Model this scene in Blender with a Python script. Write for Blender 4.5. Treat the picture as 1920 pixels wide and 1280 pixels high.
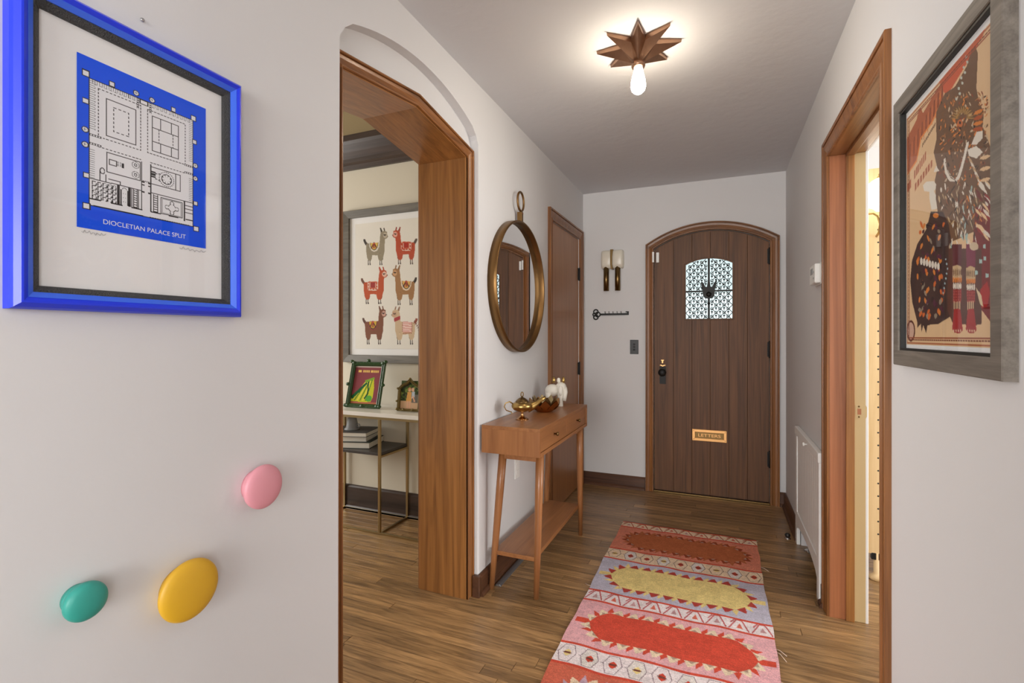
import bpy, bmesh, math, random
import numpy as np
from mathutils import Vector, Matrix
random.seed(7); np.random.seed(7)
SC = bpy.context.scene
for o in list(bpy.data.objects): bpy.data.objects.remove(o)
COL = SC.collection

# ------------------------------------------------------------------ camera
F, VX, HY, EYE = 917.0, 1347.0, 630.0, 1.27
TH = math.atan((VX - 960) / F); S_, C_ = math.sin(TH), math.cos(TH)
cam_d = bpy.data.cameras.new('camera'); cam = bpy.data.objects.new('camera', cam_d); COL.objects.link(cam)
cam.location = (0, 0, EYE); cam.rotation_euler = (math.pi / 2, 0, TH)
cam_d.sensor_width = 36; cam_d.lens = 36 * F / 1920; cam_d.shift_y = -(640 - HY) / 1920
cam_d.clip_start = 0.02
SC.camera = cam

# ------------------------------------------------------------------ light
w = bpy.data.worlds.new('sky'); SC.world = w; w.use_nodes = True
wn = w.node_tree.nodes; wl = w.node_tree.links
wn['Background'].inputs[0].default_value = (0.86, 0.93, 1.0, 1); wn['Background'].inputs[1].default_value = 0.75

def area(name, loc, rot, sx, sy, power, col=(1, 1, 1)):
    d = bpy.data.lights.new(name, 'AREA'); d.shape = 'RECTANGLE'; d.size = sx; d.size_y = sy; d.energy = power; d.color = col
    o = bpy.data.objects.new(name, d); COL.objects.link(o); o.location = loc; o.rotation_euler = rot
    return o
PI = math.pi
# daylight through the windows of the rooms, the two living side ones added (each lamp stands in its window opening)
area('daylight_living_room', (-0.3, -4.42, 1.55), (PI / 2, 0, 0), 3.4, 1.7, 125, (1, 0.985, 0.96))
area('added_daylight_right', (2.72, -2.3, 1.55), (0, PI / 2, 0), 1.7, 2.6, 42, (0.97, 0.985, 1))  # unseen side window, added to brighten the near left wall
area('added_daylight_left', (-3.27, -2.3, 1.55), (0, -PI / 2, 0), 1.7, 2.6, 40, (0.97, 0.985, 1))  # unseen window added opposite, for more side light in the hall
area('daylight_dining_room', (-4.62, 1.5, 1.55), (0, -PI / 2, 0), 1.6, 1.9, 46, (1, 0.97, 0.92))
area('daylight_study', (3.42, 2.6, 1.55), (0, PI / 2, 0), 1.6, 2.4, 60, (1, 0.98, 0.95))
SC.view_settings.view_transform = 'Standard'; SC.view_settings.look = 'None'
SC.view_settings.exposure = 0.8; SC.view_settings.gamma = 1.0; SC.view_settings.use_curve_mapping = False

# ------------------------------------------------------------------ photo pixel -> point on a known plane
def ray(px, py):
    u = (px - 960) / F; v = (HY - py) / F
    return (-S_ + u * C_, C_ + u * S_, v)
def onX(px, py, X):
    r = ray(px, py); t = X / r[0]; return (X, r[1] * t, EYE + r[2] * t)
def onY(px, py, Y):
    r = ray(px, py); t = Y / r[1]; return (r[0] * t, Y, EYE + r[2] * t)
def onZ(px, py, Z):
    r = ray(px, py); t = (Z - EYE) / r[2]; return (r[0] * t, r[1] * t, Z)

# ------------------------------------------------------------------ materials
def lin(c):
    return tuple((x / 12.92 if x <= 0.04045 else ((x + 0.055) / 1.055) ** 2.4) for x in [v / 255 for v in c])
def nt(name):
    m = bpy.data.materials.new(name); m.use_nodes = True
    n = m.node_tree.nodes; return m, n, m.node_tree.links, n['Principled BSDF']
def plain(name, rgb, rough=0.5, metal=0.0, bump=0.0, bscale=60, var=0.0, spec=0.5):
    m, n, l, p = nt(name)
    p.inputs['Base Color'].default_value = (*lin(rgb), 1); p.inputs['Roughness'].default_value = rough
    p.inputs['Metallic'].default_value = metal; p.inputs['Specular IOR Level'].default_value = spec
    if bump or var:
        g = n.new('ShaderNodeNewGeometry'); t = n.new('ShaderNodeTexNoise'); t.inputs['Scale'].default_value = bscale
        t.inputs['Detail'].default_value = 4; l.new(g.outputs['Position'], t.inputs['Vector'])
        if bump:
            b = n.new('ShaderNodeBump'); b.inputs['Strength'].default_value = bump; b.inputs['Distance'].default_value = 0.004
            l.new(t.outputs['Fac'], b.inputs['Height']); l.new(b.outputs['Normal'], p.inputs['Normal'])
        if var:
            mx = n.new('ShaderNodeMix'); mx.data_type = 'RGBA'; mx.blend_type = 'MULTIPLY'; mx.inputs[0].default_value = var
            mx.inputs[6].default_value = (*lin(rgb), 1); l.new(t.outputs['Fac'], mx.inputs[7]); l.new(mx.outputs[2], p.inputs['Base Color'])
    return m
def wood(name, dark, light, axis='Z', across=22, along=1.3, rough=0.38, bump=0.15, rand=0.25, dist=1.2, attr=None, coat=0.0):
    m, n, l, p = nt(name)
    g = n.new('ShaderNodeNewGeometry'); mp = n.new('ShaderNodeMapping')
    sc = [across] * 3; sc['XYZ'.index(axis)] = along; mp.inputs['Scale'].default_value = sc
    if attr:
        at = n.new('ShaderNodeAttribute'); at.attribute_name = attr; rnd = at.outputs['Fac']
    else:
        oi = n.new('ShaderNodeObjectInfo'); rnd = oi.outputs['Random']
    mu = n.new('ShaderNodeMath'); mu.operation = 'MULTIPLY'; mu.inputs[1].default_value = 37.0; l.new(rnd, mu.inputs[0])
    ad = n.new('ShaderNodeVectorMath'); ad.operation = 'ADD'; l.new(g.outputs['Position'], ad.inputs[0]); l.new(mu.outputs[0], ad.inputs[1])
    l.new(ad.outputs[0], mp.inputs['Vector'])
    t = n.new('ShaderNodeTexNoise'); t.inputs['Scale'].default_value = 1; t.inputs['Detail'].default_value = 5
    t.inputs['Distortion'].default_value = dist; l.new(mp.outputs[0], t.inputs['Vector'])
    mp2 = n.new('ShaderNodeMapping'); s2 = [across * 9] * 3; s2['XYZ'.index(axis)] = along * 5; mp2.inputs['Scale'].default_value = s2
    l.new(ad.outputs[0], mp2.inputs['Vector'])
    t2 = n.new('ShaderNodeTexNoise'); t2.inputs['Scale'].default_value = 1; t2.inputs['Detail'].default_value = 2; l.new(mp2.outputs[0], t2.inputs['Vector'])
    mixf = n.new('ShaderNodeMath'); mixf.operation = 'MULTIPLY_ADD'; mixf.inputs[1].default_value = 0.35
    l.new(t2.outputs['Fac'], mixf.inputs[0]); l.new(t.outputs['Fac'], mixf.inputs[2])
    r = n.new('ShaderNodeValToRGB'); r.color_ramp.elements[0].position = 0.40; r.color_ramp.elements[1].position = 0.92
    r.color_ramp.elements[0].color = (*lin(dark), 1); r.color_ramp.elements[1].color = (*lin(light), 1)
    l.new(mixf.outputs[0], r.inputs[0])
    hv = n.new('ShaderNodeHueSaturation'); l.new(r.outputs[0], hv.inputs['Color'])
    ma = n.new('ShaderNodeMath'); ma.operation = 'MULTIPLY_ADD'; ma.inputs[1].default_value = rand; ma.inputs[2].default_value = 1 - rand / 2
    l.new(rnd, ma.inputs[0]); l.new(ma.outputs[0], hv.inputs['Value']); l.new(hv.outputs[0], p.inputs['Base Color'])
    p.inputs['Roughness'].default_value = rough
    if coat: p.inputs['Coat Weight'].default_value = coat; p.inputs['Coat Roughness'].default_value = 0.2
    b = n.new('ShaderNodeBump'); b.inputs['Strength'].default_value = bump; b.inputs['Distance'].default_value = 0.002
    l.new(mixf.outputs[0], b.inputs['Height']); l.new(b.outputs['Normal'], p.inputs['Normal'])
    return m
def emis(name, rgb, strength):
    m, n, l, p = nt(name); p.inputs['Base Color'].default_value = (*lin(rgb), 1)
    p.inputs['Emission Color'].default_value = (*lin(rgb), 1); p.inputs['Emission Strength'].default_value = strength
    return m
def painted(name, rough=0.6, fuzz=0.0, fscale=400):
    m, n, l, p = nt(name); a = n.new('ShaderNodeAttribute'); a.attribute_name = 'art'
    l.new(a.outputs['Color'], p.inputs['Base Color']); p.inputs['Roughness'].default_value = rough
    p.inputs['Specular IOR Level'].default_value = 0.25
    if fuzz:
        g = n.new('ShaderNodeNewGeometry'); t = n.new('ShaderNodeTexNoise'); t.inputs['Scale'].default_value = fscale; t.inputs['Detail'].default_value = 3
        l.new(g.outputs['Position'], t.inputs['Vector'])
        b = n.new('ShaderNodeBump'); b.inputs['Strength'].default_value = fuzz; b.inputs['Distance'].default_value = 0.004
        l.new(t.outputs['Fac'], b.inputs['Height']); l.new(b.outputs['Normal'], p.inputs['Normal'])
        mr = n.new('ShaderNodeMapRange'); mr.inputs[1].default_value = 0.3; mr.inputs[2].default_value = 0.7; mr.inputs[3].default_value = 0.78; mr.inputs[4].default_value = 1.12
        l.new(t.outputs['Fac'], mr.inputs[0])
        mx = n.new('ShaderNodeMix'); mx.data_type = 'RGBA'; mx.blend_type = 'MULTIPLY'; mx.inputs[0].default_value = 1
        l.new(a.outputs['Color'], mx.inputs[6]); l.new(mr.outputs[0], mx.inputs[7]); l.new(mx.outputs[2], p.inputs['Base Color'])
        p.inputs['Specular IOR Level'].default_value = 0.05
    return m
def pane_mat(name, tint=(1, 1, 1), frost=0.0):
    m = bpy.data.materials.new(name); m.use_nodes = True; n = m.node_tree.nodes; l = m.node_tree.links
    n.remove(n['Principled BSDF']); out = n['Material Output']
    tr = n.new('ShaderNodeBsdfTransparent'); tr.inputs[0].default_value = (*tint, 1)
    gl = n.new('ShaderNodeBsdfGlossy'); gl.inputs['Roughness'].default_value = 0.02
    lw = n.new('ShaderNodeLayerWeight'); lw.inputs[0].default_value = 0.5
    pw = n.new('ShaderNodeMath'); pw.operation = 'POWER'; pw.inputs[1].default_value = 5; l.new(lw.outputs['Facing'], pw.inputs[0])
    fr = n.new('ShaderNodeMath'); fr.operation = 'MULTIPLY_ADD'; fr.inputs[1].default_value = 0.45; fr.inputs[2].default_value = 0.02; l.new(pw.outputs[0], fr.inputs[0])
    mx = n.new('ShaderNodeMixShader'); l.new(fr.outputs[0], mx.inputs[0]); l.new(gl.outputs[0], mx.inputs[2])
    if frost:
        tl = n.new('ShaderNodeBsdfTranslucent'); tl.inputs[0].default_value = (*tint, 1)
        m2 = n.new('ShaderNodeMixShader'); m2.inputs[0].default_value = frost; l.new(tr.outputs[0], m2.inputs[1]); l.new(tl.outputs[0], m2.inputs[2])
        l.new(m2.outputs[0], mx.inputs[1])
    else:
        l.new(tr.outputs[0], mx.inputs[1])
    l.new(mx.outputs[0], out.inputs[0]); return m

M = {}
M['wall'] = plain('wall_paint', (222, 221, 221), 0.75, bump=0.06, bscale=90, spec=0.3)
M['wall_dining'] = plain('dining_wall_paint', (214, 206, 188), 0.75, bump=0.05, bscale=90, spec=0.3)
M['ceil'] = plain('ceiling_plaster', (218, 219, 222), 0.85, bump=0.5, bscale=16, spec=0.2)
M['ceil_tan'] = plain('dining_ceiling_paint', (150, 132, 96), 0.8)
M['white'] = plain('white_paint', (240, 239, 236), 0.5)
M['casing'] = wood('oak_casing', (102, 61, 27), (160, 104, 54), 'Z', 30, 1.0, 0.38, rand=0.1, coat=0.15)
M['casing_y'] = wood('oak_casing_head', (102, 61, 27), (160, 104, 54), 'Y', 30, 1.0, 0.38, rand=0.1, coat=0.15)
M['casing_x'] = wood('oak_casing_arch', (92, 56, 28), (142, 94, 52), 'X', 30, 1.0, 0.38, rand=0.1, coat=0.15)
M['jamb'] = wood('oak_jamb', (118, 74, 34), (172, 116, 60), 'Z', 15, 0.8, 0.34, rand=0.1, dist=2.6, coat=0.25)
M['jamb_y'] = wood('oak_jamb_head', (118, 74, 34), (172, 116, 60), 'Y', 15, 0.8, 0.34, rand=0.1, dist=2.6, coat=0.25)
M['jamb_warm'] = wood('fir_jamb', (134, 80, 48), (182, 116, 76), 'Z', 22, 0.6, 0.38, rand=0.1, dist=1.2, coat=0.15)
M['cream'] = plain('cream_paint', (206, 180, 132), 0.45, bump=0.1, bscale=30)
M['door'] = wood('dark_oak_door', (72, 45, 24), (122, 80, 46), 'Z', 20, 0.7, 0.55, rand=0.08, dist=2.0, coat=0.0)
M['closet'] = wood('closet_veneer', (146, 96, 56), (174, 120, 72), 'Z', 20, 0.5, 0.4, rand=0.0, coat=0.1)
M['base'] = wood('baseboard_wood', (66, 40, 26), (104, 68, 46), 'Y', 20, 1.5, 0.4, rand=0.1)
M['base_x'] = wood('baseboard_wood_x', (66, 40, 26), (104, 68, 46), 'X', 20, 1.5, 0.4, rand=0.1)
M['dark_wood'] = wood('dark_dining_trim', (44, 33, 28), (78, 62, 54), 'X', 18, 1.5, 0.35, rand=0.0)
M['floor'] = wood('oak_floor', (92, 66, 39), (184, 144, 97), 'X', 55, 4.5, 0.33, bump=0.12, rand=0.62, dist=1.0, attr='plank_tone', coat=0.2)
M['subfloor'] = plain('subfloor', (48, 34, 22), 0.7)
M['table'] = wood('acorn_wood', (138, 88, 50), (174, 118, 72), 'Y', 16, 1.3, 0.36, rand=0.06, coat=0.15)
M['table_z'] = wood('acorn_wood_leg', (138, 88, 50), (174, 118, 72), 'Z', 22, 1.5, 0.36, rand=0.06, coat=0.15)
M['table_x'] = wood('acorn_wood_end', (138, 88, 50), (174, 118, 72), 'Z', 12, 1.3, 0.36, rand=0.06, coat=0.15)
M['brass'] = plain('aged_brass', (184, 152, 92), 0.28, 1.0, bump=0.05, bscale=25)
M['bronze'] = plain('rose_bronze', (186, 138, 90), 0.2, 1.0)
M['copper'] = plain('patina_copper', (168, 132, 108), 0.32, 1.0, bump=0.12, bscale=40, var=0.35)
M['dark_brass'] = plain('dark_brass', (122, 98, 62), 0.3, 1.0)
M['frame_brass'] = plain('champagne_metal', (176, 156, 116), 0.33, 1.0)
M['black'] = plain('black_iron', (26, 24, 22), 0.5, 0.3)
M['black_plastic'] = plain('black_plastic', (34, 32, 30), 0.4)
M['mail_brass'] = plain('polished_brass', (224, 172, 112), 0.38, 0.9)
M['chrome'] = plain('chrome', (200, 200, 200), 0.15, 1.0)
M['mirror'] = plain('mirror_silver', (245, 245, 245), 0.01, 1.0)
M['mirror_frame'] = plain('bronze_mirror_frame', (132, 100, 62), 0.38, 1.0, bump=0.1, bscale=50)
M['ceramic'] = plain('white_ceramic', (232, 226, 214), 0.45, bump=0.3, bscale=55)
M['chime'] = plain('ivory_plastic', (230, 224, 208), 0.25)
M['plastic'] = plain('white_plastic', (242, 242, 238), 0.4)
M['blue'] = plain('cobalt_frame_paint', (20, 54, 232), 0.3, spec=0.6)
M['blue_light'] = plain('cobalt_frame_bevel', (58, 108, 240), 0.25, spec=0.6)
M['beaded'] = plain('beaded_black_liner', (72, 72, 72), 0.3, 0.4, bump=1.0, bscale=420)
M['mat'] = plain('mat_board', (240, 239, 238), 0.8)
M['grey_frame'] = wood('grey_barnwood', (88, 80, 72), (130, 122, 112), 'Y', 30, 2.5, 0.55, rand=0.0)
M['grey_frame2'] = wood('grey_washed_frame', (84, 80, 72), (116, 110, 100), 'X', 30, 2.5, 0.55, rand=0.0)
M['black_liner'] = plain('black_liner', (24, 24, 20), 0.5)
M['marble'] = plain('white_marble', (240, 236, 228), 0.25, var=0.12, bscale=6)
M['slate'] = plain('dark_slate_shelf', (66, 62, 60), 0.35)
M['green_frame'] = plain('green_lacquer', (38, 70, 30), 0.3, bump=0.6, bscale=120)
M['gilt'] = plain('antique_gilt', (120, 104, 62), 0.35, 0.6, bump=0.8, bscale=160)
M['yellow_paint'] = plain('yellow_lacquer', (226, 176, 44), 0.42)
M['pink_paint'] = plain('pink_lacquer', (232, 158, 170), 0.42)
M['teal_paint'] = plain('teal_lacquer', (54, 160, 146), 0.42)
M['aluminium'] = plain('aluminium', (170, 176, 182), 0.35, 0.9)
M['birch'] = wood('birch_ply', (214, 178, 124), (236, 206, 158), 'Z', 10, 0.8, 0.5, rand=0.0)
M['rad'] = plain('radiator_iron', (120, 118, 114), 0.4, 0.3)
M['pages'] = plain('book_pages', (232, 228, 216), 0.8, bump=0.3, bscale=300)
M['grey_cover'] = plain('grey_cover', (92, 92, 92), 0.5)
M['green_cover'] = plain('dark_green_cover', (40, 54, 50), 0.5)
M['white_cover'] = plain('white_cover', (226, 224, 218), 0.5)
M['grey_ceramic'] = plain('grey_ceramic', (150, 152, 152), 0.4)
M['art'] = painted('printed_paper', 0.7)
M['rug'] = painted('woven_wool', 0.95, fuzz=1.0, fscale=330)
M['pane'] = pane_mat('picture_glass')
M['door_glass'] = pane_mat('frosted_door_glass', (0.94, 1.0, 0.97), 0.55)
M['bulb'] = emis('lit_bulb', (255, 240, 216), 55)
M['shade'] = emis('lit_lamp_shade', (255, 244, 224), 2)

# ------------------------------------------------------------------ mesh helpers
def finish(name, me, mat, parent=None, smooth=False, kind=None):
    o = bpy.data.objects.new(name, me); COL.objects.link(o)
    if mat is not None: me.materials.append(M[mat] if isinstance(mat, str) else mat)
    if smooth:
        for p in me.polygons: p.use_smooth = True
    if parent is not None:
        o.parent = parent
        if parent.type == 'EMPTY': o.matrix_parent_inverse = Matrix.Translation(-Vector(parent.location))
    if kind: o['kind'] = kind
    return o
def mk(name, verts, faces, mat, parent=None, smooth=False, bevel=0, seg=2, kind=None):
    bm = bmesh.new(); vs = [bm.verts.new(v) for v in verts]
    for f in faces:
        try: bm.faces.new([vs[i] for i in f])
        except ValueError: pass
    return bmo(name, bm, mat, parent, smooth, bevel, seg, kind)
def bmo(name, bm, mat, parent=None, smooth=False, bevel=0, seg=2, kind=None):
    bmesh.ops.recalc_face_normals(bm, faces=bm.faces)
    if bevel:
        es = [e for e in bm.edges if len(e.link_faces) == 2 and e.calc_face_angle(0) > 0.6]
        bmesh.ops.bevel(bm, geom=es, offset=bevel, segments=seg, affect='EDGES', profile=0.5, clamp_overlap=True)
    me = bpy.data.meshes.new(name); bm.to_mesh(me); bm.free()
    return finish(name, me, mat, parent, smooth, kind)
BF = [(0, 3, 2, 1), (4, 5, 6, 7), (0, 1, 5, 4), (1, 2, 6, 5), (2, 3, 7, 6), (3, 0, 4, 7)]
def bverts(x0, x1, y0, y1, z0, z1):
    return [(x0, y0, z0), (x1, y0, z0), (x1, y1, z0), (x0, y1, z0), (x0, y0, z1), (x1, y0, z1), (x1, y1, z1), (x0, y1, z1)]
def box(name, b, mat, parent=None, bevel=0.0015, kind=None, seg=2):
    return mk(name, bverts(*b), BF, mat, parent, False, bevel, seg, kind)
def prism(name, pts, axis, a0, a1, mat, parent=None, bevel=0, kind=None, smooth=False, seg=2):
    """polygon in the plane across AXIS, extruded from a0 to a1 (X: (y,z)  Y: (x,z)  Z: (x,y))"""
    def P(p, a): return {'X': (a, p[0], p[1]), 'Y': (p[0], a, p[1]), 'Z': (p[0], p[1], a)}[axis]
    n = len(pts); vs = [P(p, a0) for p in pts] + [P(p, a1) for p in pts]
    fs = [tuple(range(n)), tuple(range(n, 2 * n))] + [(i, (i + 1) % n, n + (i + 1) % n, n + i) for i in range(n)]
    return mk(name, vs, fs, mat, parent, smooth, bevel, seg, kind)
def lathe(name, prof, base, axis, mat, parent=None, seg=32, smooth=True, bm=None, squash=(1, 1)):
    """profile of (radius, height) turned round AXIS at BASE"""
    own = bm is None; bm = bm or bmesh.new(); rings = []
    a = Vector(axis).normalized(); t = Vector((0, 0, 1)) if abs(a.z) < 0.9 else Vector((1, 0, 0))
    e1 = a.cross(t).normalized(); e2 = a.cross(e1)
    for r, h in prof:
        c = Vector(base) + a * h
        if r < 1e-6: rings.append([bm.verts.new(c)])
        else: rings.append([bm.verts.new(c + (e1 * math.cos(2 * PI * k / seg) * squash[0] + e2 * math.sin(2 * PI * k / seg) * squash[1]) * r) for k in range(seg)])
    for A, B in zip(rings, rings[1:]):
        for k in range(seg):
            q = [A[k % len(A)], A[(k + 1) % len(A)], B[(k + 1) % len(B)], B[k % len(B)]]
            q = list(dict.fromkeys(q))
            if len(q) > 2: bm.faces.new(q)
    for Rg in (rings[0], rings[-1]):
        if len(Rg) > 2: bm.faces.new(Rg)
    return bmo(name, bm, mat, parent, smooth) if own else bm
def tube(name, pts, r, mat, parent=None, seg=10, closed=False, smooth=True, bm=None):
    own = bm is None; bm = bm or bmesh.new(); pts = [Vector(p) for p in pts]; n = len(pts)
    rs = r if isinstance(r, (list, tuple)) else [r] * n; rings = []; up = None
    for i, p in enumerate(pts):
        a = pts[(i - 1) % n] if (closed or i) else p; b = pts[(i + 1) % n] if (closed or i < n - 1) else p
        d = (b - a).normalized()
        if up is None: up = d.orthogonal().normalized()
        e1 = (up - d * up.dot(d)).normalized(); up = e1; e2 = d.cross(e1)
        rings.append([bm.verts.new(p + (e1 * math.cos(2 * PI * k / seg) + e2 * math.sin(2 * PI * k / seg)) * rs[i]) for k in range(seg)])
    pr = list(zip(rings, rings[1:])) + ([(rings[-1], rings[0])] if closed else [])
    for A, B in pr:
        for k in range(seg): bm.faces.new([A[k], A[(k + 1) % seg], B[(k + 1) % seg], B[k]])
    if not closed: bm.faces.new(rings[0]); bm.faces.new(rings[-1])
    return bmo(name, bm, mat, parent, smooth) if own else bm
def molding(name, path, prof, frame, mat, parent=None, closed=False, side=1, kind=None, seam=False):
    """profile (offset across, height off the wall) swept along a mitred path in wall coordinates"""
    n = len(path); P = [Vector(p) for p in path]; vs = []; k = len(prof)
    for i in range(n):
        if closed or 0 < i < n - 1:
            d1 = (P[i] - P[i - 1]).normalized(); d2 = (P[(i + 1) % n] - P[i]).normalized()
            n1 = Vector((-d1.y, d1.x)) * side; n2 = Vector((-d2.y, d2.x)) * side
            m = (n1 + n2); m = m / m.dot(n1)
        else:
            d = (P[1] - P[0]) if i == 0 else (P[-1] - P[-2]); d.normalize(); m = Vector((-d.y, d.x)) * side
        for off, h in prof: q = P[i] + m * off; vs.append(frame(q.x, q.y, h))
    fs = []
    for i in range(n if closed else n - 1):
        j = (i + 1) % n
        for a in range(k):
            b = (a + 1) % k; fs.append((i * k + a, i * k + b, j * k + b, j * k + a))
    if not closed: fs += [tuple(range(k)), tuple(range((n - 1) * k, n * k))]
    return mk(name, vs, fs, mat, parent, False, 0, 2, kind)
def thing(name, label, cat, loc, group=None):
    o = bpy.data.objects.new(name, None); COL.objects.link(o); o.location = loc; o.empty_display_size = 0.05
    o['label'] = label; o['category'] = cat
    if group: o['group'] = group
    return o
def tag(o, label, cat, group=None):
    o['label'] = label; o['category'] = cat
    if group: o['group'] = group
    return o
def text(name, body, size, mat, mw, parent, ext=0.0006, align='CENTER'):
    c = bpy.data.curves.new(name, 'FONT'); c.body = body; c.size = size; c.extrude = ext; c.align_x = align; c.align_y = 'CENTER'
    t = bpy.data.objects.new(name + '_tmp', c); COL.objects.link(t)
    dg = bpy.context.evaluated_depsgraph_get(); me = bpy.data.meshes.new_from_object(t.evaluated_get(dg))
    bpy.data.objects.remove(t); me.transform(mw); me.name = name
    me.materials.clear()
    return finish(name, me, mat, parent)

# flat prints: a little raster drawn in code, laid on a fine grid of vertices as colour
class Art:
    def __init__(s, w, h, bg, X=None):
        s.w, s.h = w, h; s.a = np.zeros((h, w, 3)); s.a[:] = bg; s.X = X or (lambda x, y: (x, y))
    def poly(s, pts, col):
        p = np.array([s.X(*q) for q in pts], float)
        x0, x1 = int(max(0, p[:, 0].min())), int(min(s.w - 1, p[:, 0].max() + 1)); y0, y1 = int(max(0, p[:, 1].min())), int(min(s.h - 1, p[:, 1].max() + 1))
        if x1 < x0 or y1 < y0: return
        gx, gy = np.meshgrid(np.arange(x0, x1 + 1) + 0.01, np.arange(y0, y1 + 1) + 0.01); ins = np.zeros(gx.shape, bool)
        for i in range(len(p)):
            (ax, ay), (bx, by) = p[i - 1], p[i]
            if ay == by: continue
            c = ((ay > gy) != (by > gy)) & (gx < (bx - ax) * (gy - ay) / (by - ay) + ax); ins ^= c
        s.a[y0:y1 + 1, x0:x1 + 1][ins] = col
    def line(s, pts, wd, col, dash=None):
        p = [np.array(s.X(*q), float) for q in pts]; acc = 0
        for a, b in zip(p, p[1:]):
            L = np.hypot(*(b - a)); st = max(1, int(L * 1.5))
            for t in np.linspace(0, 1, st + 1):
                if dash and ((acc + t * L) % (2 * dash)) > dash: continue
                q = a + (b - a) * t; r = wd / 2
                s.a[max(0, int(round(q[1] - r))):max(0, int(round(q[1] + r)) + (r < 0.5)), max(0, int(round(q[0] - r))):max(0, int(round(q[0] + r)) + (r < 0.5))] = col
            acc += L
    def rect(s, x0, y0, x1, y1, col): s.poly([(x0, y0), (x1, y0), (x1, y1), (x0, y1)], col)
    def box(s, x0, y0, x1, y1, wd, col, dash=None): s.line([(x0, y0), (x1, y0), (x1, y1), (x0, y1), (x0, y0)], wd, col, dash)
    def circ(s, x, y, r, col, ry=None, n=20):
        ry = ry or r; s.poly([(x + r * math.cos(2 * PI * k / n), y + ry * math.sin(2 * PI * k / n)) for k in range(n)], col)
    def leaf(s, x, y, ln, wd, ang, col):
        c, q = math.cos(ang), math.sin(ang)
        s.poly([(x + c * a * ln - q * b * wd, y + q * a * ln + c * b * wd) for a, b in ((-.5, 0), (-.2, .45), (.2, .4), (.5, 0), (.2, -.4), (-.2, -.45))], col)
def art_sheet(name, art, frame, mat, parent, relief=None):
    """frame(u,v) -> xyz, u,v in 0..1 from the top left of the print"""
    h, w = art.h, art.w
    u, v = np.meshgrid(np.linspace(0, 1, w), np.linspace(0, 1, h))
    co = np.array(frame(u, v)); co = np.stack([np.broadcast_to(c, u.shape) for c in co], -1).reshape(-1, 3)
    if relief is not None: co[:, 2] += relief.reshape(-1)
    i = np.arange((h - 1) * (w - 1)); r, c = i // (w - 1), i % (w - 1); a = r * w + c
    q = np.stack([a, a + 1, a + w + 1, a + w], 1).astype(np.int32)
    me = bpy.data.meshes.new(name); me.vertices.add(len(co)); me.vertices.foreach_set('co', co.ravel())
    me.loops.add(q.size); me.loops.foreach_set('vertex_index', q.ravel()); me.polygons.add(len(q))
    me.polygons.foreach_set('loop_start', np.arange(len(q), dtype=np.int32) * 4)
    me.update(calc_edges=True); me.validate()
    x = np.clip(art.a, 0, 255) / 255; x = np.where(x <= 0.04045, x / 12.92, ((x + 0.055) / 1.055) ** 2.4)
    at = me.color_attributes.new('art', 'FLOAT_COLOR', 'POINT')
    at.data.foreach_set('color', np.concatenate([x.reshape(-1, 3), np.ones((h * w, 1))], 1).ravel())
    return finish(name, me, mat, parent, True)

L, R, D, HC = -1.082, 0.463, 4.15, 2.5          # hall: left wall, right wall, far wall, ceiling
RB, LJ, RW = -1.125, -1.385, 0.60               # back of the arch recess, dining side of that wall, study side of the right wall

# ------------------------------------------------------------------ structure
def struct(o): o['kind'] = 'structure'; return o
def arc(c, half, z0, rise, n=24, a0=None, a1=None):
    rad = (half * half + rise * rise) / (2 * rise); cz = z0 + rise - rad; t = math.asin(half / rad)
    return [(c + rad * math.sin(-t + 2 * t * k / n), cz + rad * math.cos(-t + 2 * t * k / n)) for k in range(n + 1)]
AC = 1.665                                             # middle of the arched opening
AO0, AO1 = 1.245, 2.085                                # clear opening
recess = [(1.19, 0), (1.19, 2.205), (1.1935, 2.228), (1.203, 2.247)] + arc(AC, 0.455, 2.256, 0.1, 22)[1:-1] + [(2.127, 2.247), (2.1365, 2.228), (2.14, 2.205), (2.14, 0)]
CD0, CD1, CDH = 3.275, 4.012, 2.085                    # closet door opening
wl_front = [(-0.3, 0)] + recess + [(CD0, 0), (CD0, CDH), (CD1, CDH), (CD1, 0), (D + 0.16, 0), (D + 0.16, HC), (-0.3, HC)]
bm = bmesh.new(); n = len(wl_front)
fr = [bm.verts.new((L, y, z)) for y, z in wl_front]; bk = [bm.verts.new((RB, y, z)) for y, z in wl_front]
bm.faces.new(fr); bm.faces.new(bk)
for i in range(n): bm.faces.new((fr[i], fr[(i + 1) % n], bk[(i + 1) % n], bk[i]))
bm.verts.ensure_lookup_table(); nr = len(recess)
es = [e for e in (bm.edges.get((fr[i], fr[i + 1])) for i in range(1, nr)) if e]
bmesh.ops.bevel(bm, geom=es, offset=0.011, segments=4, affect='EDGES', profile=0.5, clamp_overlap=True)
struct(bmo('wall_left', bm, 'wall'))
wl_back = [(-1.6, 0), (AO0 - 0.012, 0), (AO0 - 0.012, 2.142), (AC, 2.202), (AO1 + 0.012, 2.142), (AO1 + 0.012, 0), (D + 0.16, 0), (D + 0.16, 2.8), (-1.6, 2.8)]
struct(prism('wall_left_core', wl_back, 'X', LJ, RB, 'wall'))
box('wall_left_skin', (LJ - 0.004, LJ, AO1 + 0.05, 2.9, 0, 2.8), 'wall_dining', kind='structure', bevel=0)
RD0, RD1, RDH = 1.815, 2.60, 2.085                     # doorway on the right
struct(prism('wall_right', [(-0.3, 0), (RD0 - 0.015, 0), (RD0 - 0.015, RDH + .015), (RD1 + 0.015, RDH + .015), (RD1 + 0.015, 0), (2.76, 0), (2.76, 0.63), (3.42, 0.63), (3.42, 0), (D, 0), (D, HC), (-0.3, HC)], 'X', R, RW, 'wall'))
box('wall_right_niche', (RW - 0.004, RW + 0.03, 2.70, 3.48, 0, 0.70), 'wall', kind='structure', bevel=0)
DC, DH = -0.0655, 0.424                                # front door middle, half width of the opening
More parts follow.
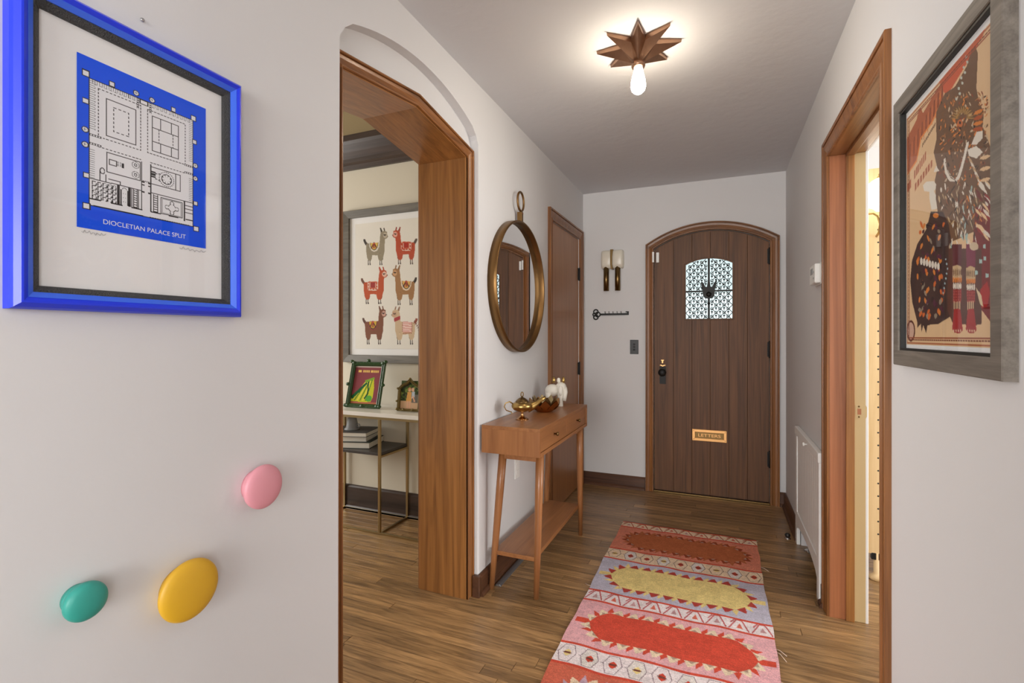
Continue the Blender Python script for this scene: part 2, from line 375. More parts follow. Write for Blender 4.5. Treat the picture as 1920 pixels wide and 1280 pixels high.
dpath = [(DC - DH, 0), (DC - DH, 1.985)] + arc(DC, DH, 1.985, 0.122, 20)[1:-1] + [(DC + DH, 1.985), (DC + DH, 0)]
struct(prism('wall_back', [(L - 0.3, 0)] + dpath + [(RW + 3, 0), (RW + 3, 2.8), (L - 0.3, 2.8)], 'Y', D, D + 0.16, 'wall'))
box('ceiling', (LJ + 0.02, RW, -0.3, D, HC, HC + 0.1), 'ceil', kind='structure', bevel=0)
# rooms beside and behind the hall (their windows let the daylight in; the living side ones are added)
box('wall_dining_far', (-4.8, LJ, 2.89, 3.05, 0, 2.8), 'wall_dining', kind='structure', bevel=0)
def wall_with_window(name, axis, a0, a1, u0, u1, zt, w0, w1, wz0, wz1, mat):
    """a wall with one window opening, and the window's frame and glass"""
    for k, (p, q, zb, ze) in enumerate(((u0, w0, 0, zt), (w1, u1, 0, zt), (w0, w1, 0, wz0), (w0, w1, wz1, zt))):
        b = (a0, a1, p, q, zb, ze) if axis == 'X' else (p, q, a0, a1, zb, ze)
        box(name if k == 0 else name + '_panel', b, mat, kind='structure', bevel=0)
wall_with_window('wall_dining_left', 'X', -4.9, -4.75, -1.6, 3.05, 2.8, 0.5, 2.5, 0.7, 2.4, 'wall_dining')
box('wall_dining_near', (-4.8, LJ, -1.75, -1.6, 0, 2.8), 'wall_dining', kind='structure', bevel=0)
box('ceiling_dining', (-4.9, LJ, -1.75, 3.05, 2.7, 2.8), 'ceil_tan', kind='structure', bevel=0)
wall_with_window('wall_study_right', 'X', 3.5, 3.65, 0.3, 4.3, 2.8, 1.3, 3.9, 0.7, 2.4, 'white')
box('wall_study_near', (RW, 3.6, 0.2, 0.3, 0, 2.8), 'white', kind='structure', bevel=0)
box('ceiling_study', (RW, 3.65, 0.2, 4.3, 2.6, 2.7), 'white', kind='structure', bevel=0)
wall_with_window('wall_living_back', 'Y', -4.65, -4.5, -3.4, 2.8, 2.8, -2.1, 1.5, 0.65, 2.45, 'wall')
wall_with_window('wall_living_left', 'X', -3.5, -3.35, -4.6, -0.3, 2.8, -3.7, -0.9, 0.65, 2.45, 'wall')  # window opening added for the left side light
wall_with_window('wall_living_right', 'X', 2.8, 2.95, -4.6, -0.3, 2.8, -3.7, -0.9, 0.65, 2.45, 'wall')  # window opening added for the right side light
box('wall_living_near_left', (-3.5, L - 0.01, -0.42, -0.3, 0, 2.8), 'wall', kind='structure', bevel=0)
box('wall_living_near_right', (R, 2.95, -0.42, -0.3, 0, 2.8), 'wall', kind='structure', bevel=0)
box('wall_hall_header', (L - 0.01, R, -0.42, -0.3, HC, 2.8), 'wall', kind='structure', bevel=0)
box('ceiling_living', (-3.5, 2.95, -4.65, -0.3, 2.6, 2.7), 'ceil', kind='structure', bevel=0)

# floor: a slab with oak strips laid across the hall
floor = box('floor', (-4.9, 3.65, -4.65, D + 0.16, -0.12, -0.0125), 'subfloor', kind='structure', bevel=0)
floor['kind'] = 'structure'
box('floor_living', (-3.4, 2.85, -4.5, 0.62, -0.0125, -0.0005), wood('living_floor', (74, 50, 28), (142, 104, 64), 'X', 34, 2.2, 0.3, rand=0.0), floor, bevel=0)['kind'] = 'stuff'
PW = 0.0572
def plank(x0, x1, y0, y1, tone):
    g = 0.0007; x0 += g; x1 -= g; y0 += g; y1 -= g; b = 0.0012
    vs = bverts(x0, x1, y0, y1, -0.0125, -b) + [(x0 + b, y0 + b, 0), (x1 - b, y0 + b, 0), (x1 - b, y1 - b, 0), (x0 + b, y1 - b, 0)]
    fs = [(0, 3, 2, 1), (0, 1, 5, 4), (1, 2, 6, 5), (2, 3, 7, 6), (3, 0, 4, 7), (4, 5, 9, 8), (5, 6, 10, 9), (6, 7, 11, 10), (7, 4, 8, 11), (8, 9, 10, 11)]
    me = bpy.data.meshes.new('plank'); me.from_pydata(vs, [], fs)
    at = me.attributes.new('plank_tone', 'FLOAT', 'POINT'); at.data.foreach_set('value', [tone] * len(vs))
    return finish('plank', me, 'floor', floor)
rest_v, rest_f, rest_t = [], [], []
y = 0.62; row = 0; n_planks = 0
while y < D + 0.03:
    y1 = min(y + PW, D + 0.05)
    xl = -3.6 if y < 2.89 else LJ + 0.2
    xr = 1.5
    x = xl - random.uniform(0, 0.9)
    while x < xr:
        x2 = x + random.choice((0.45, 0.7, 0.95, 1.2, 1.5, 1.7)) * random.uniform(0.85, 1.15)
        a, b = max(x, xl), min(x2, xr)
        if b - a > 0.02:
            tone = random.betavariate(2, 2)
            inhall = b > -2.6 and a < 0.75 and y > 1.25
            if inhall and n_planks < 298: plank(a, b, y, y1, tone); n_planks += 1
            else:
                k = len(rest_v); g = 0.0007
                rest_v += bverts(a + g, b - g, y + g, y1 - g, -0.0125, 0); rest_f += [tuple(i + k for i in f) for f in BF]; rest_t += [tone] * 8
        x = x2
    y = y1
me = bpy.data.meshes.new('plank_field'); me.from_pydata(rest_v, [], rest_f)
at = me.attributes.new('plank_tone', 'FLOAT', 'POINT'); at.data.foreach_set('value', rest_t)
finish('plank_field', me, 'floor', floor)['kind'] = 'stuff'

# baseboards
def bb(name, axis, fixed, sgn, a0, a1, mat, h=0.105, th=0.016, shoe=True):
    pr = [(0, 0), (th + (0.012 if shoe else 0), 0), (th + (0.012 if shoe else 0), 0.012), (th + 0.004, 0.022), (th, 0.024), (th, h - 0.014), (th * 0.6, h - 0.004), (th * 0.35, h), (0, h)]
    if axis == 'Y': f = [(fixed + sgn * d, z) for d, z in pr]; return prism(name, f, 'Y', a0, a1, mat, kind='structure')
    f = [(fixed + sgn * d, z) for d, z in pr]
    return prism(name, f, 'X', a0, a1, mat, kind='structure')
bb('baseboard_left', 'Y', L, 1, 2.138, 3.215, 'base')
box('baseboard_left_return', (RB + 0.02, L + 0.016, 2.118, 2.138, 0, 0.105), 'base', kind='structure', bevel=0.003)
bb('baseboard_left_near', 'Y', L, 1, -0.28, 1.19, 'base')
bb('baseboard_back', 'X', D, -1, L, -0.556, 'base_x')
bb('baseboard_back_right', 'X', D, -1, 0.424, R, 'base_x')
bb('baseboard_right', 'Y', R, -1, 3.47, D, 'base')
bb('baseboard_right_middle', 'Y', R, -1, 2.665, 2.715, 'base')
bb('baseboard_right_near', 'Y', R, -1, -0.28, 1.725, 'base')
bb('baseboard_dining', 'X', 2.89, -1, -4.7, LJ, 'dark_wood', h=0.17, th=0.022)
# dining crown
prism('trim_1', [(2.89, 2.50), (2.868, 2.50), (2.862, 2.53), (2.84, 2.54), (2.835, 2.565), (2.80, 2.60), (2.765, 2.64), (2.755, 2.66), (2.75, 2.7), (2.89, 2.7)], 'X', -4.75, LJ, 'dark_wood', kind='structure')

# casings
CAS = [(0, 0), (0, 0.010), (0.003, 0.0135), (0.008, 0.0135), (0.011, 0.010), (0.0125, 0.007), (0.016, 0.0085), (0.030, 0.0145), (0.040, 0.0165), (0.043, 0.0165), (0.0445, 0.013), (0.046, 0.013), (0.0465, 0.020), (0.050, 0.0225), (0.055, 0.0225), (0.0565, 0.020), (0.0565, 0)]
def scaled(k, kh=1.0): return [(a * k, h * kh) for a, h in CAS]
# arched opening on the left: gabled head
t1 = box('trim_2', (LJ - 0.002, RB + 0.004, AO1, AO1 + 0.012, 0, 2.134), 'jamb', kind='structure', bevel=0.001)
box('jamb_board', (LJ - 0.002, RB + 0.004, AO0 - 0.012, AO0, 0, 2.134), 'jamb', t1, bevel=0.001)
for s, nm in ((0, 'head_board'), (1, 'head_board')):
    a = (AO0 - .012, 2.130) if s == 0 else (AO1 + .012, 2.130)
    prism(nm, [a, (AC, 2.190), (AC, 2.202), (a[0], 2.142)], 'X', LJ - 0.002, RB + 0.004, 'jamb_y', t1)
fL = lambda u, v, h: (RB + h, u, v)
pl = [(AO0 - .006, 0), (AO0 - .006, 2.136), (AC, 2.196), (AO1 + .006, 2.136), (AO1 + .006, 0)]
k_ = 0.046 / 0.0565
def cut(p, q):  # straight pieces of a casing, mitred against their neighbours
    return None
molding('casing', pl, scaled(k_), fL, 'casing_y', t1, side=1)
# the posts are separate lengths of oak with upright grain
for (ya, sd) in ((AO0 - .006, 1), (AO1 + .006, -1)):
    pp = [(ya, 0), (ya, 2.132)]
    molding('casing_post', pp, [(a * k_, h + 0.0004) for a, h in CAS], fL, 'casing', t1, side=sd)
# dining side casing
fD = lambda u, v, h: (LJ - h, u, v)
molding('casing_dining_side', pl, scaled(1.2), fD, 'casing', t1, side=1)
# closet door on the left wall
fW = lambda u, v, h: (L + h, u, v)
t2 = molding('trim_3', [(CD0, 0), (CD0, CDH), (CD1, CDH), (CD1, 0)], scaled(1.35), fW, 'casing', side=1, kind='structure')
dr2 = box('door_2', (L - 0.038, L - 0.004, CD0 + 0.004, CD1 - 0.004, 0.008, CDH - 0.004), 'closet', kind='structure', bevel=0.001)
box('stop', (L - 0.043, L - 0.030, CD0 - 0.0, CD0 + 0.004, 0, CDH), 'casing', t2, bevel=0)
for z in (1.79, 1.0, 0.3):
    h = box('hinge', (L - 0.006, L + 0.003, CD1 - 0.028, CD1 + 0.002, z - 0.05, z + 0.05), 'black', dr2, bevel=0.001)
    lathe('hinge_pin', [(0.0, -0.056), (0.005, -0.054), (0.006, -0.05), (0.006, 0.05), (0.005, 0.054), (0, 0.058)], (L + 0.006, CD1 - 0.002, z), (0, 0, 1), 'black', h, seg=10)
# doorway on the right
fR = lambda u, v, h: (R - h, u, v)
t3 = molding('trim_4', [(RD0, 0), (RD0, RDH), (RD1, RDH), (RD1, 0)], scaled(1.4, 0.8), fR, 'casing', side=1, kind='structure')
XS0, XS1 = 0.525, 0.557
box('jamb_board', (R - 0.002, XS0 + 0.02, RD1, RD1 + 0.015, 0, RDH), 'jamb_warm', t3, bevel=0.001)
box('jamb_board', (R - 0.002, RW, RD0 - 0.015, RD0, 0, RDH), 'jamb_warm', t3, bevel=0.001)
box('head_board', (R - 0.002, RW, RD0 - 0.015, RD1 + 0.015, RDH, RDH + 0.015), 'jamb_y', t3, bevel=0.001)
box('door_stop_strip', (XS0, XS1, RD1 - 0.012, RD1 + 0.001, 0, RDH), 'jamb', t3, bevel=0.002)
box('door_stop_strip', (XS0, XS1, RD0 - 0.001, RD0 + 0.012, 0, RDH), 'jamb', t3, bevel=0.002)
box('door_stop_strip', (XS0, XS1, RD0, RD1, RDH - 0.012, RDH + 0.001), 'casing_y', t3, bevel=0.002)
box('painted_jamb', (XS1, RW + 0.002, RD1, RD1 + 0.014, 0, RDH), 'cream', t3, bevel=0.002)
sp = prism('strike_plate', [(XS1 + 0.004, 0.905), (RW, 0.905), (RW + 0.004, 0.915), (RW + 0.004, 0.955), (RW, 0.965), (XS1 + 0.004, 0.965)], 'Y', RD1 - 0.0015, RD1 + 0.001, 'cream', t3)
box('latch_hole', (XS1 + 0.012, XS1 + 0.026, RD1 - 0.0022, RD1, 0.922, 0.948), 'jamb_warm', sp, bevel=0)
for z in (0.912, 0.958):
    lathe('screw', [(0.004, 0), (0.0035, 0.0015), (0, 0.0018)], (XS1 + 0.018, RD1 - 0.0015, z), (0, -1, 0), 'dark_brass', sp, seg=10)
fRs = lambda u, v, h: (RW + h, u, v)
molding('casing_study_side', [(RD0, 0), (RD0, RDH), (RD1, RDH), (RD1, 0)], scaled(1.4, 0.8), fRs, 'white', t3, side=1)
# front door casing
fB = lambda u, v, h: (u, D - h, v)
t4 = molding('trim_5', dpath, scaled(1.12, 1.1), fB, 'casing_x', side=1, kind='structure')
for sx, sd in ((DC - DH, 1), (DC + DH, -1)):
    molding('casing_post', [(sx, 0), (sx, 1.985)], [(a * 1.12, h * 1.1 + 0.0004) for a, h in CAS], fB, 'casing', t4, side=sd)
molding('door_stop', dpath, [(0.012, -0.05), (-0.022, -0.05), (-0.022, -0.075), (0.012, -0.075)], fB, 'casing', t4, side=1)  # stop added behind the slab to block sky light through the edge gap
box('threshold', (DC - DH, DC + DH, D - 0.012, D + 0.1, 0, 0.012), 'dark_brass', t4, bevel=0.003)

# ------------------------------------------------------------------ front door
YD = D + 0.012                                         # face of the slab
WX0, WX1, WZ0 = -0.245, 0.104, 1.405
warc = arc((WX0 + WX1) / 2, (WX1 - WX0) / 2, 1.843, 0.045, 12)
slab_half = DH - 0.006
sarc = arc(DC, slab_half, 1.978, 0.119, 40)
def interp(a, x):
    for (x0, z0), (x1, z1) in zip(a, a[1:]):
        if x0 <= x <= x1 + 1e-9: return z0 + (z1 - z0) * (x - x0) / (x1 - x0)
    return a[0][1] if x < a[0][0] else a[-1][1]
door = box('door_1', (DC - slab_half, DC + slab_half, YD + 0.03, YD + 0.04, 0.014, 1.40), 'door', kind='structure', bevel=0)
for pg in ([(DC - slab_half, 1.40), (WX0 - .004, 1.40), (WX0 - .004, 1.90)] + [(x, interp(sarc, x)) for x in np.linspace(WX0 - .004, DC - slab_half, 8)],
           [(WX1 + .004, 1.40), (DC + slab_half, 1.40)] + [(x, interp(sarc, x)) for x in np.linspace(DC + slab_half, WX1 + .004, 8)],
           [(x, interp(warc, x) + .002) for x in np.linspace(WX0 - .004, WX1 + .004, 9)] + [(x, interp(sarc, x)) for x in np.linspace(WX1 + .004, WX0 - .004, 9)]):
    prism('leak_backing', pg, 'Y', YD + 0.030, YD + 0.040, 'door', door)  # unseen backing added to keep sky light from leaking between the boards
seams = [DC - slab_half, -0.335, -0.195, -0.060, 0.075, 0.205, DC + slab_half]
for a, b in zip(seams, seams[1:]):
    a += 0.0006; b -= 0.0006
    def top(x0, x1): return [(x, interp(sarc, x)) for x in np.linspace(x1, x0, 7)]
    polys = []
    if b <= WX0 or a >= WX1: polys = [[(a, 0.014), (b, 0.014)] + top(a, b)]
    elif a >= WX0 and b <= WX1:
        polys = [[(a, 0.014), (b, 0.014), (b, WZ0), (a, WZ0)], [(x, interp(warc, x)) for x in np.linspace(a, b, 6)] + top(a, b)]
    elif a < WX0:
        polys = [[(a, 0.014), (b, 0.014), (b, WZ0), (WX0, WZ0)] + [(x, interp(warc, x)) for x in np.linspace(WX0, b, 6)] + top(a, b)]
    else:
        polys = [[(a, 0.014), (b, 0.014)] + top(a, b) + [(x, interp(warc, x)) for x in np.linspace(a, WX1, 6)] + [(WX1, WZ0), (a, WZ0)]]
    bm = bmesh.new()
    for pg in polys:
        f = [bm.verts.new((x, YD, z)) for x, z in pg]; g = [bm.verts.new((x, YD + 0.036, z)) for x, z in pg]
        bm.faces.new(f); bm.faces.new(g)
        for i in range(len(f)): bm.faces.new((f[i], f[i - 1], g[i - 1], g[i]))
    bmo('plank', bm, 'door', door, bevel=0.0012, seg=1)
# glazing
pane = prism('glass_pane', [(WX0, WZ0), (WX1, WZ0)] + warc[::-1], 'Y', YD + 0.022, YD + 0.027, 'door_glass', door)
wf = molding('window_frame', [(WX0, WZ0), (WX0, 1.843)] + warc[1:-1] + [(WX1, 1.843), (WX1, WZ0)], [(-0.004, -0.01), (-0.004, 0.003), (0.006, 0.003), (0.008, 0), (0.008, -0.01)], lambda u, v, h: (u, YD - h, v), 'door', door, closed=True)
# iron grille: cross bars, diagonal lattice, rings and small crosses, with a crown-like hand knocker plate in the middle
gy = YD + 0.010
bm = bmesh.new()
def bar(bm, x0, z0, x1, z1, wd, y0=gy, th=0.006):
    d = Vector((x1 - x0, 0, z1 - z0)); ln = d.length
    if ln < 1e-5: return
    d /= ln; nrm = Vector((-d.z, 0, d.x)) * wd / 2; p, q = Vector((x0, y0, z0)), Vector((x1, y0, z1)); t = Vector((0, th, 0))
    v = [bm.verts.new(c) for c in (p + nrm, q + nrm, q - nrm, p - nrm, p + nrm + t, q + nrm + t, q - nrm + t, p - nrm + t)]
    for f in ((0, 1, 2, 3), (7, 6, 5, 4), (0, 4, 5, 1), (1, 5, 6, 2), (2, 6, 7, 3), (3, 7, 4, 0)): bm.faces.new([v[i] for i in f])
def inside(x, z): return WX0 <= x <= WX1 and WZ0 <= z <= interp(warc, x)
def clipbar(x0, z0, x1, z1, wd):
    n = 24; run = None
    for k in range(n + 1):
        x, z = x0 + (x1 - x0) * k / n, z0 + (z1 - z0) * k / n
        if inside(x, z):
            if run is None: run = (x, z)
            last = (x, z)
        elif run: bar(bm, *run, *last, wd); run = None
    if run: bar(bm, *run, *last, wd)
mx, mz = -0.070, 1.627; cs = 0.0295
cols = int(0.175 / cs) + 1
for sx in (-1, 1):
    for sz in (-1, 1):
        ox, oz = mx + sx * 0.008, mz + sz * 0.008
        lim = 6 if True else 5
        hz = 0.21 if sz < 0 else 0.26
        for i in range(-10, 20, 2):
            for dirn in (1, -1):                       # diagonal lattice
                x0 = ox + sx * i * cs; z0 = oz if dirn == 1 else oz + sz * hz
                n = 18; pts = []
                for k in range(n + 1):
                    q = k / n; x = x0 + sx * q * hz; z = z0 + sz * dirn * q * hz
                    pts.append((x, z, inside(x, z) and sx * (x - ox) >= 0 and sz * (z - oz) >= 0))
                for (xa, za, ia), (xb, zb, ib) in zip(pts, pts[1:]):
                    if ia and ib: bar(bm, xa, za, xb, zb, 0.0052)
        for i in range(0, 7):
            for j in range(0, 10):
                x = ox + sx * (i + 0.5) * cs; z = oz + sz * (j + 0.5) * cs
                if not inside(x + 0.011 * sx, z + 0.012) or not inside(x, z - 0.012): continue
                if (i + j) % 2 == 0:
                    tube('', [(x + 0.0105 * math.cos(2 * PI * q / 10), gy + 0.002, z + 0.0105 * math.sin(2 * PI * q / 10)) for q in range(10)], 0.0028, None, bm=bm, seg=4, closed=True)
                else:
                    bar(bm, x - 0.009, z + 0.004, x + 0.009, z + 0.004, 0.0055); bar(bm, x, z - 0.012, x, z + 0.012, 0.0055)
                    bar(bm, x - 0.006, z + 0.011, x, z + 0.004, 0.0045); bar(bm, x + 0.006, z + 0.011, x, z + 0.004, 0.0045)
gr = bmo('grille', bm, 'black', door); gr['label'] = 'black wrought iron lattice of rings and crosses'
box('grille_bar', (mx - 0.008, mx + 0.008, gy - 0.003, gy + 0.006, WZ0, interp(warc, mx)), 'black', door, bevel=0.001)
box('grille_bar', (WX0, WX1, gy - 0.003, gy + 0.006, mz - 0.007, mz + 0.007), 'black', door, bevel=0.001)
kn = prism('knocker_plate', [(mx - .042, 1.59), (mx - .03, 1.572), (mx, 1.565), (mx + .03, 1.572), (mx + .042, 1.59), (mx + .045, 1.635), (mx + .056, 1.69), (mx + .062, 1.705), (mx + .05, 1.708), (mx + .036, 1.685), (mx + .022, 1.655), (mx + .014, 1.66), (mx + .008, 1.705), (mx, 1.72), (mx - .008, 1.705), (mx - .014, 1.66), (mx - .022, 1.655), (mx - .036, 1.685), (mx - .05, 1.705), (mx - .058, 1.698), (mx - .05, 1.65)], 'Y', gy - 0.012, gy + 0.003, 'black', door, bevel=0.002)
lathe('knocker_boss', [(0.02, 0), (0.018, 0.008), (0.008, 0.012), (0, 0.013)], (mx, gy - 0.012, 1.6), (0, -1, 0), 'black', kn, seg=16)
lathe('knocker_boss', [(0.012, 0), (0.01, 0.004), (0, 0.006)], (mx, gy - 0.003, 1.53), (0, -1, 0), 'black', kn, seg=12)
# knob, plate and thumb turn
kx, kz = -0.420, 0.975
box('escutcheon', (kx - 0.024, kx + 0.024, YD - 0.003, YD + 0.001, kz - 0.095, kz + 0.045), 'black', door, bevel=0.0015)
lathe('door_knob', [(0.012, 0), (0.011, 0.018), (0.016, 0.024), (0.029, 0.034), (0.031, 0.044), (0.026, 0.054), (0.013, 0.06), (0, 0.061)], (kx, YD - 0.002, kz), (0, -1, 0), 'black', door, seg=28)
tt = prism('thumb_turn', [(kx - .012, 1.078), (kx + .012, 1.078), (kx + .012, 1.071), (kx + .006, 1.068), (kx + .006, 1.05), (kx - .006, 1.05), (kx - .006, 1.068), (kx - .012, 1.071)], 'Y', YD - 0.012, YD + 0.001, 'mail_brass', door, bevel=0.001)
prism('lock_trim', [(kx - .024, 1.034), (kx - .01, 1.036), (kx, 1.030), (kx + .012, 1.036), (kx + .026, 1.034), (kx + .012, 1.028), (kx, 1.022), (kx - .012, 1.028)], 'Y', YD - 0.004, YD + 0.001, 'mail_brass', door)
# letter slot
ms = molding('mail_slot', [(-0.170, 0.462), (-0.170, 0.507), (0.037, 0.507), (0.037, 0.462)], [(0, -0.001), (0, 0.004), (0.003, 0.006), (0.021, 0.006), (0.024, 0.004), (0.024, -0.001)], lambda u, v, h: (u, YD - h, v), 'mail_brass', door, closed=True)
ms['label'] = 'polished brass letter plate'
box('flap', (-0.171, 0.038, YD - 0.002, YD + 0.001, 0.461, 0.508), 'dark_brass', ms, bevel=0)
text('lettering', 'LETTERS', 0.040, 'mail_brass', Matrix.Translation((-0.0665, YD - 0.0022, 0.4835)) @ Matrix.Rotation(PI / 2, 4, 'X') @ Matrix.Diagonal((1.12, 0.85, 1, 1)), ms, 0.0008)
for x in (-0.182, 0.049):
    for z in (0.452, 0.517):
        lathe('screw', [(0.003, 0), (0.0026, 0.0012), (0, 0.0014)], (x, YD - 0.006, z), (0, -1, 0), 'dark_brass', ms, seg=10)
for z in (1.875, 1.17, 0.34):
    h = box('hinge', (DC + slab_half - 0.012, DC + slab_half + 0.004, YD - 0.006, YD + 0.001, z - 0.055, z + 0.055), 'black', door, bevel=0.001)
    lathe('hinge_pin', [(0, -0.066), (0.006, -0.062), (0.007, -0.056), (0.007, 0.056), (0.006, 0.062), (0, 0.066)], (DC + slab_half + 0.002, YD - 0.008, z), (0, 0, 1), 'black', h, seg=10)

# alarm contact on the door
t = thing('alarm_contact', 'small white two-piece alarm contact at top corner of arched front door', 'sensor', (-0.478, YD, 1.87))
box('contact', (-0.470, -0.447, YD - 0.014, YD, 1.872, 1.955), 'plastic', t, 0.003)
box('magnet', (-0.499, -0.483, D - 0.028, D - 0.012, 1.872, 1.958), 'plastic', t, 0.003)

# ------------------------------------------------------------------ far wall fittings
t = thing('door_chime', 'ivory doorbell chime with two brass tubes hanging below', 'doorbell', (-0.823, D, 1.65))
def rbox_prof(cx, z0, z1, w, dp):
    return None
bm = bmesh.new()
for cx, hw in ((-0.868, 0.050), (-0.778, 0.050)):
    rows = []
    for zf, k, kd in ((1.838, 0.80, 0.55), (1.845, 0.93, 0.85), (1.87, 1.0, 1.0), (1.93, 1.0, 1.0), (1.975, 0.97, 0.92), (1.988, 0.90, 0.78), (1.994, 0.75, 0.5)):
        rows.append([bm.verts.new((cx + hw * k * math.copysign(abs(math.cos(a)) ** 0.45, math.cos(a)), D - 0.058 * kd * abs(math.sin(a)) ** 0.45, zf)) for a in np.linspace(0, PI, 15)])
    for A, B in zip(rows, rows[1:]):
        for i in range(14): bm.faces.new((A[i], A[i + 1], B[i + 1], B[i]))
    bm.faces.new(rows[0]); bm.faces.new(rows[-1])
bmo('cover', bm, 'chime', t, smooth=True)
prism('divider', [(-0.835, 1.996), (-0.811, 1.996), (-0.819, 1.93), (-0.819, 1.87), (-0.812, 1.832), (-0.828, 1.83), (-0.835, 1.87)], 'Y', D - 0.0615, D, 'dark_brass', t, bevel=0.002)
for x in (-0.874, -0.778):
    lathe('chime_tube', [(0.019, 0), (0.0225, 0.0), (0.0225, 0.20), (0.019, 0.20)], (x, D - 0.03, 1.652), (0, 0, 1), 'dark_brass', t, seg=24)
# key-shaped rack
t = thing('key_rack', 'dark iron key-shaped rack with small hooks on the wall', 'key rack', (-0.84, D, 1.455))
ky = D - 0.008
prism('shank', [(-0.935, 1.447), (-0.69, 1.447), (-0.69, 1.478), (-0.715, 1.478), (-0.715, 1.470), (-0.703, 1.470), (-0.703, 1.463), (-0.935, 1.463)], 'Y', ky - 0.006, ky + 0.006, 'black', t, bevel=0.001)
bm = bmesh.new()
for cx, cz, r in ((-0.968, 1.478, 0.019), (-0.968, 1.432, 0.019), (-0.951, 1.455, 0.020), (-0.981, 1.455, 0.012)):
    tube('', [(cx + r * math.cos(2 * PI * q / 18), ky, cz + r * math.sin(2 * PI * q / 18)) for q in range(18)], 0.0055, None, bm=bm, seg=6, closed=True)
bmo('bow', bm, 'black', t, smooth=True)
for x in (-0.885, -0.852, -0.818, -0.784, -0.751):
    tube('hook', [(x, ky - 0.004, 1.462), (x, ky - 0.012, 1.464), (x, ky - 0.018, 1.470), (x, ky - 0.018, 1.48)], 0.0025, 'black', t, seg=6)
# switch plate
t = thing('light_switch', 'dark bronze switch plate with push buttons beside front door', 'switch', (-0.645, D, 1.12))
box('plate', (-0.680, -0.611, D - 0.006, D, 1.121, 1.239), 'black_plastic', t, 0.002)
for z in (1.158, 1.180, 1.202): box('button', (-0.653, -0.638, D - 0.010, D - 0.005, z - 0.007, z + 0.007), 'black', t, 0.0015)
# outlet below the console
t = thing('outlet', 'white outlet plate low on wall behind console table', 'outlet', (L, 2.63, 0.45))
box('plate', (L, L + 0.005, 2.60, 2.67, 0.445, 0.56), 'plastic', t, 0.002)
for z in (0.48, 0.525): box('socket', (L + 0.004, L + 0.007, 2.617, 2.653, z - 0.014, z + 0.014), 'plastic', t, 0.002)

# ------------------------------------------------------------------ round mirror
MY, MZ, MR = 2.615, 1.553, 0.375
t = thing('round_mirror', 'large round mirror in deep bronze ring with hanging loop', 'mirror', (L, MY, MZ - MR))
lathe('frame', [(MR - 0.012, 0.001), (MR, 0.0), (MR, 0.047), (MR - 0.003, 0.05), (MR - 0.010, 0.05), (MR - 0.012, 0.047), (MR - 0.012, 0.001)], (L, MY, MZ), (1, 0, 0), 'mirror_frame', t, seg=96)
lathe('mirror_glass', [(0, 0.018), (MR - 0.0125, 0.018), (MR - 0.0125, 0.010), (0, 0.010)], (L, MY, MZ), (1, 0, 0), 'mirror', t, seg=96, smooth=False)
lc = (L + 0.032, MY + 0.002, 2.045)
tube('hanging_loop', [(lc[0], lc[1] + 0.047 * math.sin(2 * PI * q / 36), lc[2] + 0.054 * math.cos(2 * PI * q / 36)) for q in range(36)], 0.0065, 'mirror_frame', t, seg=10, closed=True)
box('loop_bracket', (L + 0.014, L + 0.044, MY - 0.012, MY + 0.014, MZ + MR - 0.004, 1.985), 'mirror_frame', t, 0.003)
lathe('loop_rivet', [(0.006, 0), (0.005, 0.004), (0, 0.005)], (L + 0.044, MY, 1.975), (1, 0, 0), 'copper', t, seg=12)

# ------------------------------------------------------------------ console table
TX0, TX1, TY0, TY1, TZ0, TZ1 = -1.072, -0.770, 2.155, 3.055, 0.700, 0.835
t = thing('console_table', 'mid-century acorn wood console table with two drawers and lower shelf', 'table', ((TX0 + TX1) / 2, (TY0 + TY1) / 2, 0))
th = 0.018
box('top', (TX0, TX1, TY0, TY1, TZ1 - th, TZ1), 'table', t, 0.0015)
box('bottom', (TX0, TX1, TY0 + th, TY1 - th, TZ0, TZ0 + th), 'table', t, 0.001)
box('end_panel', (TX0, TX1, TY0, TY0 + th, TZ0, TZ1 - th + 0.0005), 'table_x', t, 0.001)
box('end_panel', (TX0, TX1, TY1 - th, TY1, TZ0, TZ1 - th + 0.0005), 'table_x', t, 0.001)
box('back', (TX0 + 0.002, TX0 + 0.014, TY0 + th, TY1 - th, TZ0 + th, TZ1 - th), 'table', t, 0)
ym = (TY0 + TY1) / 2
for a, b in ((TY0 + th + 0.002, ym - 0.001), (ym + 0.001, TY1 - th - 0.002)):
    d = box('drawer', (TX1 - 0.022, TX1 - 0.004, a, b, TZ0 + th + 0.002, TZ1 - th - 0.002), 'table', t, 0.001)
    lathe('knob', [(0.004, 0), (0.0045, 0.010), (0.009, 0.014), (0.0105, 0.019), (0.008, 0.023), (0, 0.0245)], (TX1 - 0.004, (a + b) / 2, (TZ0 + TZ1) / 2 + 0.004), (1, 0, 0), 'dark_brass', d, seg=18)
legs = [((-0.797, 2.238), (-0.812, 2.226)), ((-0.992, 2.238), (-1.052, 2.228)), ((-0.797, 2.972), (-0.812, 3.050)), ((-0.992, 2.972), (-1.052, 3.046))]
for (tx, ty), (fx, fy) in legs:
    bm = bmesh.new()
    tube('', [(tx + (fx - tx) * k, ty + (fy - ty) * k, TZ0 + 0.001 - TZ0 * k) for k in (0, 0.3, 0.7, 1)], [0.0205, 0.020, 0.0165, 0.013], None, bm=bm, seg=20)
    bmo('leg', bm, 'table_z', t, smooth=True)
for y0 in (2.232, 2.966): box('apron', (-0.99, -0.80, y0 - 0.009, y0 + 0.009, TZ0 - 0.038, TZ0 + 0.001), 'table', t, 0.001)
box('lower_shelf', (-1.035, -0.818, 2.222, 3.045, 0.178, 0.200), 'table', t, 0.003)

